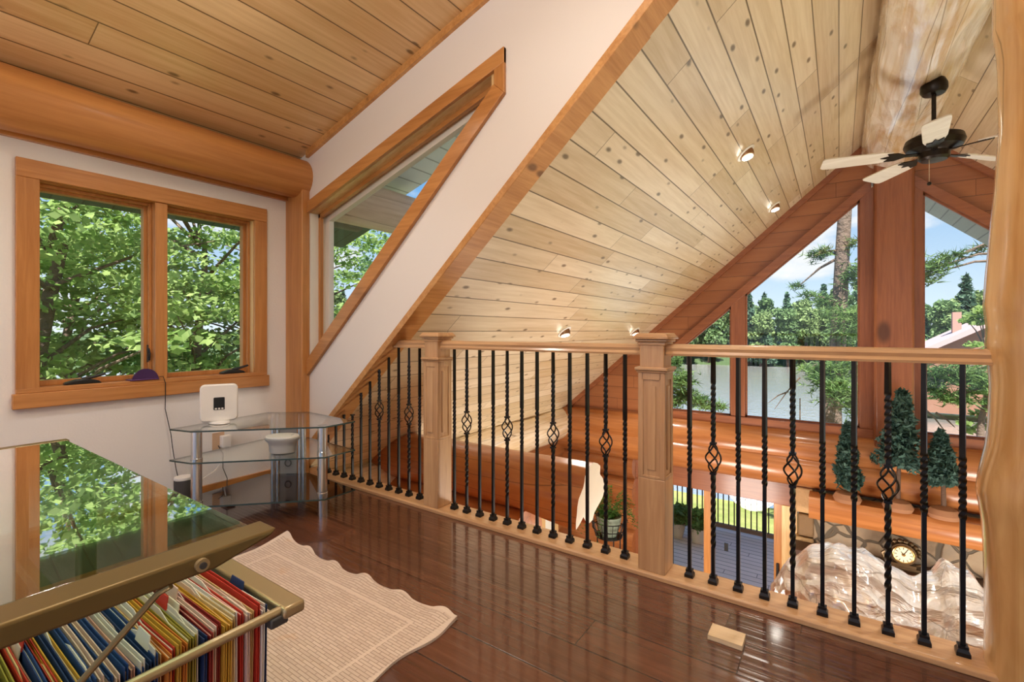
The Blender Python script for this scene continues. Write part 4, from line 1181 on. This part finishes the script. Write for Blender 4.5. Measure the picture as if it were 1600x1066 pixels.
# ground, lake
t = NT('lawn'); P = t.obj()
c_ = t.mix(t.smooth(t.noise(P, .8, 4), .35, .65), (.22,.25,.07), (.40,.37,.15))
c_ = t.mix(t.smooth(t.noise(P, 30, 3), .3, .7), c_, (.22,.27,.07))
M['lawn'] = t.done(t.pbsdf(c_, .9, spec=.1))
mb = MB(); vs = []; NXg, NYg = 40, 40
def gz_(x, y_):
    d = max(0, y_-10.6)
    zz = -3.55 - .23*max(0, min(d, 8.4)) + .06*mnoise.noise(Vector((x*.4,y_*.4,0)))
    d2 = max(0, -x-9)
    zz2 = -3.55 - .25*min(d2, 8)
    return min(zz, zz2)
for i in range(NXg+1):
    for j in range(NYg+1):
        x = -17 + 45*i/NXg; y_ = -6 + 25.5*j/NYg
        vs.append((x, y_, gz_(x,y_)))
mb.add(vs, [(i*(NYg+1)+j, (i+1)*(NYg+1)+j, (i+1)*(NYg+1)+j+1, i*(NYg+1)+j+1) for i in range(NXg) for j in range(NYg)])
tag(mb.build('ground', M['lawn']), 'sunlit grass slope down to the lake', 'lawn', kind='structure')
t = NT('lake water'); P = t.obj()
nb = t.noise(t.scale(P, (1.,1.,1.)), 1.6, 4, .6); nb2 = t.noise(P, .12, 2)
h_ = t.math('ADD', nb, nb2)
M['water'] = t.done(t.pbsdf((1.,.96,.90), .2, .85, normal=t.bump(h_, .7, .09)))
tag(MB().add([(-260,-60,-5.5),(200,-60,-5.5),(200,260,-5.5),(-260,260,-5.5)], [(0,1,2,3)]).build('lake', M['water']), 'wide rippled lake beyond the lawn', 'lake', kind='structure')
t = NT('forest floor'); far = t.done(t.pbsdf((.06,.10,.035), .9))
mb = MB(); vs = []; 
NA = 60
for i in range(NA+1):
    a = radians(20 + 170*i/NA)
    for r, z in ((96,-5.8),(104,-4.6),(125,-2.),(170,1.)):
        vs.append((r*cos(a), r*sin(a), z + 1.2*mnoise.noise(Vector((a*6, r*.02, 0)))))
mb.add(vs, [(i*4+k, i*4+k+1, (i+1)*4+k+1, (i+1)*4+k) for i in range(NA) for k in range(3)])
tag(mb.build('far_bank', far), 'wooded far bank of the lake', 'shore', kind='structure')

# far forest: individual trees sharing a few meshes
FL = [leafmat('far leaf %d' % i, a, b, .25, .35) for i, (a, b) in enumerate((((.08,.15,.06),(.22,.33,.13)), ((.055,.12,.075),(.14,.24,.14)), ((.14,.21,.075),(.31,.41,.17)), ((.05,.11,.075),(.12,.20,.13))))]
protos = []
for k in range(6):
    rr = random.Random(100+k)
    r = thing('forest_tree', 'leafy tree of the dense forest across the lake', 'tree', (0,0,0), 'trees of the forest across the lake')
    hgt = 10 + 2.2*rr.random()
    f = MB()
    if k in (1, 3):      # conifer
        for i in range(26):
            u = i/25; rad = 2.4*(1-u)**.8+.15
            leaf_cloud(f, (0,0,1.2+u*(hgt-.6)), (rad,rad,.5), int(30+90*(1-u)), .55, rr, elong=1.8, flat=.6)
    else:
        for i in range(26):
            a = rr.uniform(0,2*pi); zz = rr.uniform(.28,1.)*hgt
            rad = 3.0*sqrt(max(.05, 1-((zz/hgt-.55)/.5)**2))*rr.uniform(.2,.8)
            leaf_cloud(f, (rad*cos(a), rad*sin(a), zz), (1.35,1.35,.95), 95, .50, rr, elong=1.3, shape='shell')
    f.build('foliage', FL[[0,1,2,3,0,2][k]], r, local=True, smooth=False)
    MB().tube([(0,0,-1),(0,0,hgt*.6)], [.28,.12], 8).build('trunk', bark, r, local=True)
    protos.append(r)
rr = random.Random(5)
k = 0
spots = []
for row, (R, n_) in enumerate(((99,58),(106,56),(115,50),(126,44))):
    for i in range(n_):
        a = radians(36 + (148-36)*(i+rr.uniform(-.3,.3))/n_)
        spots.append((R*cos(a)+rr.uniform(-2,2), R*sin(a)+rr.uniform(-2,2), (-5.6,-4.6,-3.2,-1.9)[row]))
for i, (x, y_, z) in enumerate(spots):
    p = protos[i % 6]
    if i < 6: p.location = (x,y_,z); p.rotation_euler = (0,0,rr.uniform(0,6)); q = p
    else: q = dup(p, (x,y_,z), rr.uniform(0,6))
    s = rr.uniform(.78,1.12); q.scale = (s,s,s)

# big pine in front of the gable windows
pn_leaf = leafmat('pine needles', (.045,.105,.030), (.17,.27,.075), .25, 1.5)
pbark = plain('pine bark', (.16,.11,.085), .9, bumpn=(9,.9,.08))
def needle_tuft(mb, c, R, n, rnd, L=.20, w=.010, flat=.55):
    for _ in range(n):
        p = Vector((rnd.gauss(0,.45)*R[0], rnd.gauss(0,.45)*R[1], rnd.gauss(0,.45)*R[2])) + Vector(c)
        for j in range(3):
            d = Vector((rnd.gauss(0,1), rnd.gauss(0,1), rnd.gauss(.25,flat))).normalized()*L*rnd.uniform(.6,1.1)
            s = Vector((rnd.gauss(0,1), rnd.gauss(0,1), rnd.gauss(0,1))); s = (s - d*s.dot(d)/d.length_squared).normalized()*w
            mb.add([p-s, p+s, p+d], [(0,1,2)])
def at(px, py, Y):
    r = (px-800)/736; dx, dy, dz = .8214*r-.5703, .5703*r+.8214, (517-py)/736
    s = Y/dy
    return Vector((dx*s, Y, 1+dz*s))
rr = random.Random(9)
base = at(1302,660,16.4); base.z = gz_(base.x, base.y)-.1
pt_ = thing('pine_tree', 'tall pine with a bare trunk outside the left gable window', 'tree', base)
tp = [base, at(1299,640,16.4), at(1308,560,16.4), at(1312,480,16.4), at(1316,400,16.4), at(1320,330,16.4), at(1330,200,16.4)]
MB().tube(tp, [.29,.25,.20,.185,.175,.165,.14], 16).build('trunk', pbark, pt_)
nd_ = MB(); br2 = MB()
for (px, py, rx, rz, n_, Y) in ((1336,432,.42,.36,240,16.2),(1340,582,.35,.3,150,15.9),(1322,492,.55,.26,230,15.6),(1328,520,.5,.36,220,15.5),(1288,472,.35,.16,100,16.2),(1264,462,.3,.12,60,16.3),(1247,448,.2,.13,40,16.4),(1276,400,.28,.2,90,16.4),(1290,394,.18,.18,50,16.3),(1338,380,.2,.16,40,16.2),
        (1280,585,.36,.20,140,15.3),(1300,600,.55,.30,280,15.0),(1322,618,.55,.30,280,14.6),(1338,640,.35,.28,140,14.6),(1306,572,.5,.22,170,15.2),(1262,578,.28,.10,60,15.5)):
    c = at(px,py,Y)
    needle_tuft(nd_, c, (rx,rx*.8,rz), n_, rr, L=.24, w=.014)
    k_ = min(tp, key=lambda q: abs(q.z-c.z-.1))
    mid_ = (c+k_)/2 + Vector((0,0,.10))
    br2.tube([k_, mid_, c], [.05,.035,.012], 6)
nd_.build('needles', pn_leaf, pt_, smooth=False); br2.build('branches', pbark, pt_)

def side_pine(base_px, Y, label, tufts, bare=(), zt=4.5):
    b = at(base_px[0], base_px[1], Y); b.z = gz_(b.x, b.y)-.1
    r = thing('pine_tree', label, 'tree', b)
    top = Vector((b.x, b.y, zt))
    MB().tube([b, (b+top)/2, top], [.16 if zt > 0 else .04,.13 if zt > 0 else .03,.08 if zt > 0 else .015], 12).build('trunk', pbark, r)
    nd = MB(); bm = MB()
    for (px, py, rx, rz, n_) in tufts:
        c = at(px,py,Y-rr.uniform(0,.8)); needle_tuft(nd, c, (rx,rx*.8,rz), n_, rr, L=.22, w=.013)
        k_ = Vector((b.x, b.y, c.z+.25))
        bm.tube([k_, (k_+c)/2+Vector((0,0,.12)), c], [.04,.025,.01], 6)
    for (pa, pb) in bare:
        bm.tube([at(*pa, Y), at((pa[0]+pb[0])/2, (pa[1]+pb[1])/2-3, Y), at(*pb, Y)], [.03,.022,.008], 6)
    nd.build('needles', pn_leaf, r, smooth=False); bm.build('branches', pbark, r)
side_pine((1015,640), 12.5, 'pine with low boughs outside the small left gable pane', ((1062,595,.36,.30,240),(1070,618,.36,.2,180),(1092,628,.3,.15,130),(1112,637,.28,.08,80),(1050,565,.25,.25,140),(1130,636,.16,.06,30),(1052,628,.3,.2,140)))
side_pine((1600,640), 13.5, 'pine with spreading boughs outside the right gable window', ((1462,418,.28,.2,90),(1482,406,.25,.15,60),(1450,430,.22,.22,70),(1498,398,.14,.08,25),(1470,585,.45,.20,200),(1505,585,.45,.22,200),(1450,608,.3,.14,100),(1528,600,.35,.3,170),(1485,622,.45,.13,140),(1527,392,.12,.1,20)), (((1462,645),(1492,668)),((1445,640),(1475,672))))
side_pine((1250,668), 18.0, 'bare thin-branched sapling at the lake edge', ((1243,560,.2,.1,20),), (((1250,590),(1210,640)),((1232,612),(1200,630))), zt=-1.2)

# bright maple at the far right of the right window
def leafy_tree(base, h, spread, n_cl, per, size, mat, label, seed, trunk=.16, z0=.3, flat=.45, name='maple_tree', fork=True, ctr=None, group=None):
    rr = random.Random(seed)
    r = thing(name, label, 'tree', base, group)
    b = Vector(base)
    tk = MB(); nbz = 8
    tk.tube([b + Vector((.25*sin(i*.9+seed)*i/nbz, .2*cos(i*1.1+seed)*i/nbz, h*.8*i/nbz)) for i in range(nbz+1)], [trunk*(1-.75*i/nbz) for i in range(nbz+1)], 12)
    tk.build('trunk', pbark, r)
    bm = MB(); f = MB()
    for k in range(n_cl):
        a = rr.uniform(0,2*pi); u = rr.uniform(z0,1.)
        R = spread*rr.uniform(.15,1.)*sqrt(max(.12,1-((u-.55)/.55)**2))
        c = b + Vector((R*cos(a), R*sin(a), h*u))
        s_ = b + Vector((0,0,min(h*.78, max(.4*h*z0, h*u-.35*R-.2))))
        if k % 4 == 0:
            bm.tube([s_, (s_+c)/2+Vector((0,0,.12)), c], [.03,.02,.008], 6)
        leaf_cloud(f, c, (spread*.26,spread*.26,.13), per, size, rr, flat=flat, elong=1.25)
    bm.build('branches', pbark, r); f.build('foliage', mat, r, smooth=False)
    return r
ml = [leafmat('maple leaf %d' % i, a, b, .6, 1.6) for i, (a, b) in enumerate((((.15,.27,.06),(.50,.63,.24)), ((.20,.33,.10),(.54,.67,.28)), ((.13,.24,.07),(.38,.52,.18))))]
b = at(1538,560,24); b.z = -4.9
leafy_tree(b, 6.8, .95, 40, 50, .17, ml[0], 'bright green leafy tree by the lake house', 40)

# house across the inlet
hb_ = at(1500,540,46)
hs = thing('lake_house', 'reddish-roofed lake house beyond the right gable window', 'house', (hb_.x, hb_.y, -5.0))
wallm = plain('brown siding', (.30,.15,.10), .8)
hx, hy = hb_.x, hb_.y
MB().box(hx-2.6,hx+6,hy,hy+5,-5,-1.0).build('walls', wallm, hs)
MB().prism([(hx-3.2,-1.0),(hx+1.7,1.9),(hx+6.6,-1.0),(hx+6.4,-1.25),(hx+1.7,1.5),(hx-3.0,-1.25)], 'y', hy-.8, hy+5.6).build('roof', plain('grey pink roof', (.46,.33,.33), .8), hs)
MB().prism([(hx-2.6,-1.0),(hx+1.7,1.5),(hx+6,-1.0)], 'y', hy, hy+.2).build('gable', wallm, hs)
MB().box(hx-.1,hx+.4,hy+2,hy+2.5,.4,2.4).build('chimney', plain('chimney', (.40,.22,.18), .9), hs)
for k in range(3):
    MB().box(hx-1.8+2.4*k,hx-.8+2.4*k,hy-.05,hy+.02,-3.4,-2.0).build('window', M['black'], hs)

# trees outside the left windows
specs = [((-8.0,1.5), 7.2, 2.6, .22, 0, 'leafy maple with a stout trunk at the left of the casement window'),
         ((-8.8,3.5), 7.8, 2.5, .15, 0, 'leafy maple with a slim trunk behind the right casement pane'),
         ((-9.0,-.7), 7.5, 2.6, .2, 1, 'leafy maple beyond the left edge of the casement window'),
         ((-9.8,5.9), 7.6, 2.7, .2, 2, 'leafy maple behind the trapezoid window'),
         ((-6.9,7.4), 7.2, 2.3, .16, 0, 'leafy maple beside the log end outside the trapezoid window'),
         ((-11.0,2.4), 7.0, 3.0, .2, 2, 'darker leafy tree behind the two maples at the casement window')]
for i, ((x, y_), h, sp_, tr_, mi, lab) in enumerate(specs):
    leafy_tree((x,y_,gz_(x,y_)-.1), h, sp_, 150, 120, .088, ml[mi], lab, 60+i, trunk=tr_, z0=.22)

# ------------------------------------------------------------------ world, sun, lamps
w = bpy.data.worlds.new('World'); scene.world = w; w.use_nodes = True
nt = w.node_tree; nt.nodes.clear()
def N(t_, **k):
    n_ = nt.nodes.new(t_)
    for a, b in k.items(): setattr(n_, a, b)
    return n_
tc = N('ShaderNodeTexCoord'); sp_ = N('ShaderNodeSeparateXYZ'); nt.links.new(tc.outputs['Generated'], sp_.inputs[0])
rp = N('ShaderNodeValToRGB')
nt.links.new(sp_.outputs[2], rp.inputs[0])
e = rp.color_ramp.elements
e[0].position = 0.0; e[0].color = (.62,.71,.78,1)
e[1].position = .75; e[1].color = (.09,.24,.56,1)
m_ = e.new(.28); m_.color = (.15,.34,.62,1)
m2 = e.new(.10); m2.color = (.42,.56,.71,1)
nz = N('ShaderNodeTexNoise'); nz.inputs['Scale'].default_value = 4.2; nz.inputs['Detail'].default_value = 6; nz.inputs['Roughness'].default_value = .55
mp = N('ShaderNodeMapping'); mp.inputs['Scale'].default_value = (1,1,2.4); mp.inputs['Location'].default_value = (.35,.1,.2)
nt.links.new(tc.outputs['Generated'], mp.inputs[0]); nt.links.new(mp.outputs[0], nz.inputs['Vector'])
mr = N('ShaderNodeMapRange', interpolation_type='SMOOTHSTEP'); mr.inputs[1].default_value = .52; mr.inputs[2].default_value = .66
nt.links.new(nz.outputs['Fac'], mr.inputs[0])
mx = N('ShaderNodeMix', data_type='RGBA'); nt.links.new(mr.outputs[0], mx.inputs[0]); nt.links.new(rp.outputs[0], mx.inputs[6]); mx.inputs[7].default_value = (.68,.69,.71,1)
bg = N('ShaderNodeBackground'); bg.inputs['Strength'].default_value = 1.0
nt.links.new(mx.outputs[2], bg.inputs['Color'])
ow = N('ShaderNodeOutputWorld'); nt.links.new(bg.outputs[0], ow.inputs[0])

def lamp(name, typ, loc, energy, color=(1,1,1), rot=None, look=None, **k):
    L = bpy.data.lights.new(name, typ); L.energy = energy; L.color = color
    for a, b in k.items(): setattr(L, a, b)
    o = bpy.data.objects.new(name, L); COL.objects.link(o); o.location = loc
    if look is not None:
        o.rotation_euler = (Vector(look)-Vector(loc)).to_track_quat('-Z','Y').to_euler()
    return o
lamp('sun', 'SUN', (0,0,20), 9.0, (1,.95,.86), look=(-.25, .55, 20-.95), angle=radians(.6))
WARM = (1,.93,.83)
for x, y, lab in LSPOTS:
    lamp('slope_spot', 'SPOT', (x+.03, y, ROOF(x)-.10), 30, WARM, look=(x+.6, y-.3, -3), spot_size=radians(120), spot_blend=.8, shadow_soft_size=.05)
# added fill spots on the right slope, outside the frame, aimed at the hewn log
for y, tgt in ((3.92, (.2,2.8,-.3)), (2.9, (.5,2.8,-.3))):
    lamp('slope_spot', 'SPOT', (1.478, y, ROOFR(1.478)-.10), 75, (1,.97,.93), look=tgt, spot_size=radians(60), spot_blend=.7, shadow_soft_size=.05)
# first spot: recessed light glowing at the frame edge; other three are added fill
for (x, y, e_) in ((-2.13,.98,26), (-.7,.98,30), (-2.13,-.9,30), (-.7,-.9,30)):
    lamp('loft_light', 'SPOT', (x, y, DORM(x)-.04), e_, (1,.95,.88), look=(x, y, 0), spot_size=radians(150), spot_blend=.9, shadow_soft_size=.08)
# added fill without fixtures: upward disk behind the camera, points below the rail
lamp('loft_fill', 'AREA', (-.5, -1.1, 1.7), 85, (1,.98,.95), look=(-.5, -1.1, 3), shape='DISK', size=.5)
lamp('great_room_fill', 'POINT', (-1.2, 4.2, -1.6), 140, WARM, shadow_soft_size=.4)
lamp('great_room_fill', 'POINT', (1.6, 4.4, -1.6), 140, WARM, shadow_soft_size=.4)

# ------------------------------------------------------------------ camera
cam = bpy.data.cameras.new('camera'); co = bpy.data.objects.new('camera', cam); COL.objects.link(co)
co.location = (0,0,1); co.rotation_euler = (radians(90), 0, math.asin(.5703))
cam.sensor_width = 36; cam.lens = 736/1600*36; cam.shift_y = -16/1600; cam.clip_start = .02; cam.clip_end = 600
scene.camera = co

vs_ = scene.view_settings
vs_.view_transform = 'Standard'; vs_.look = 'None'; vs_.gamma = 1; vs_.exposure = 0.55; vs_.use_curve_mapping = False
scene.cycles.use_denoising = True
scene.cycles.max_bounces = 10; scene.cycles.diffuse_bounces = 5; scene.cycles.glossy_bounces = 5; scene.cycles.transparent_max_bounces = 24; scene.cycles.transmission_bounces = 6
scene.cycles.sample_clamp_indirect = 6
scene.cycles.caustics_reflective = False; scene.cycles.caustics_refractive = False
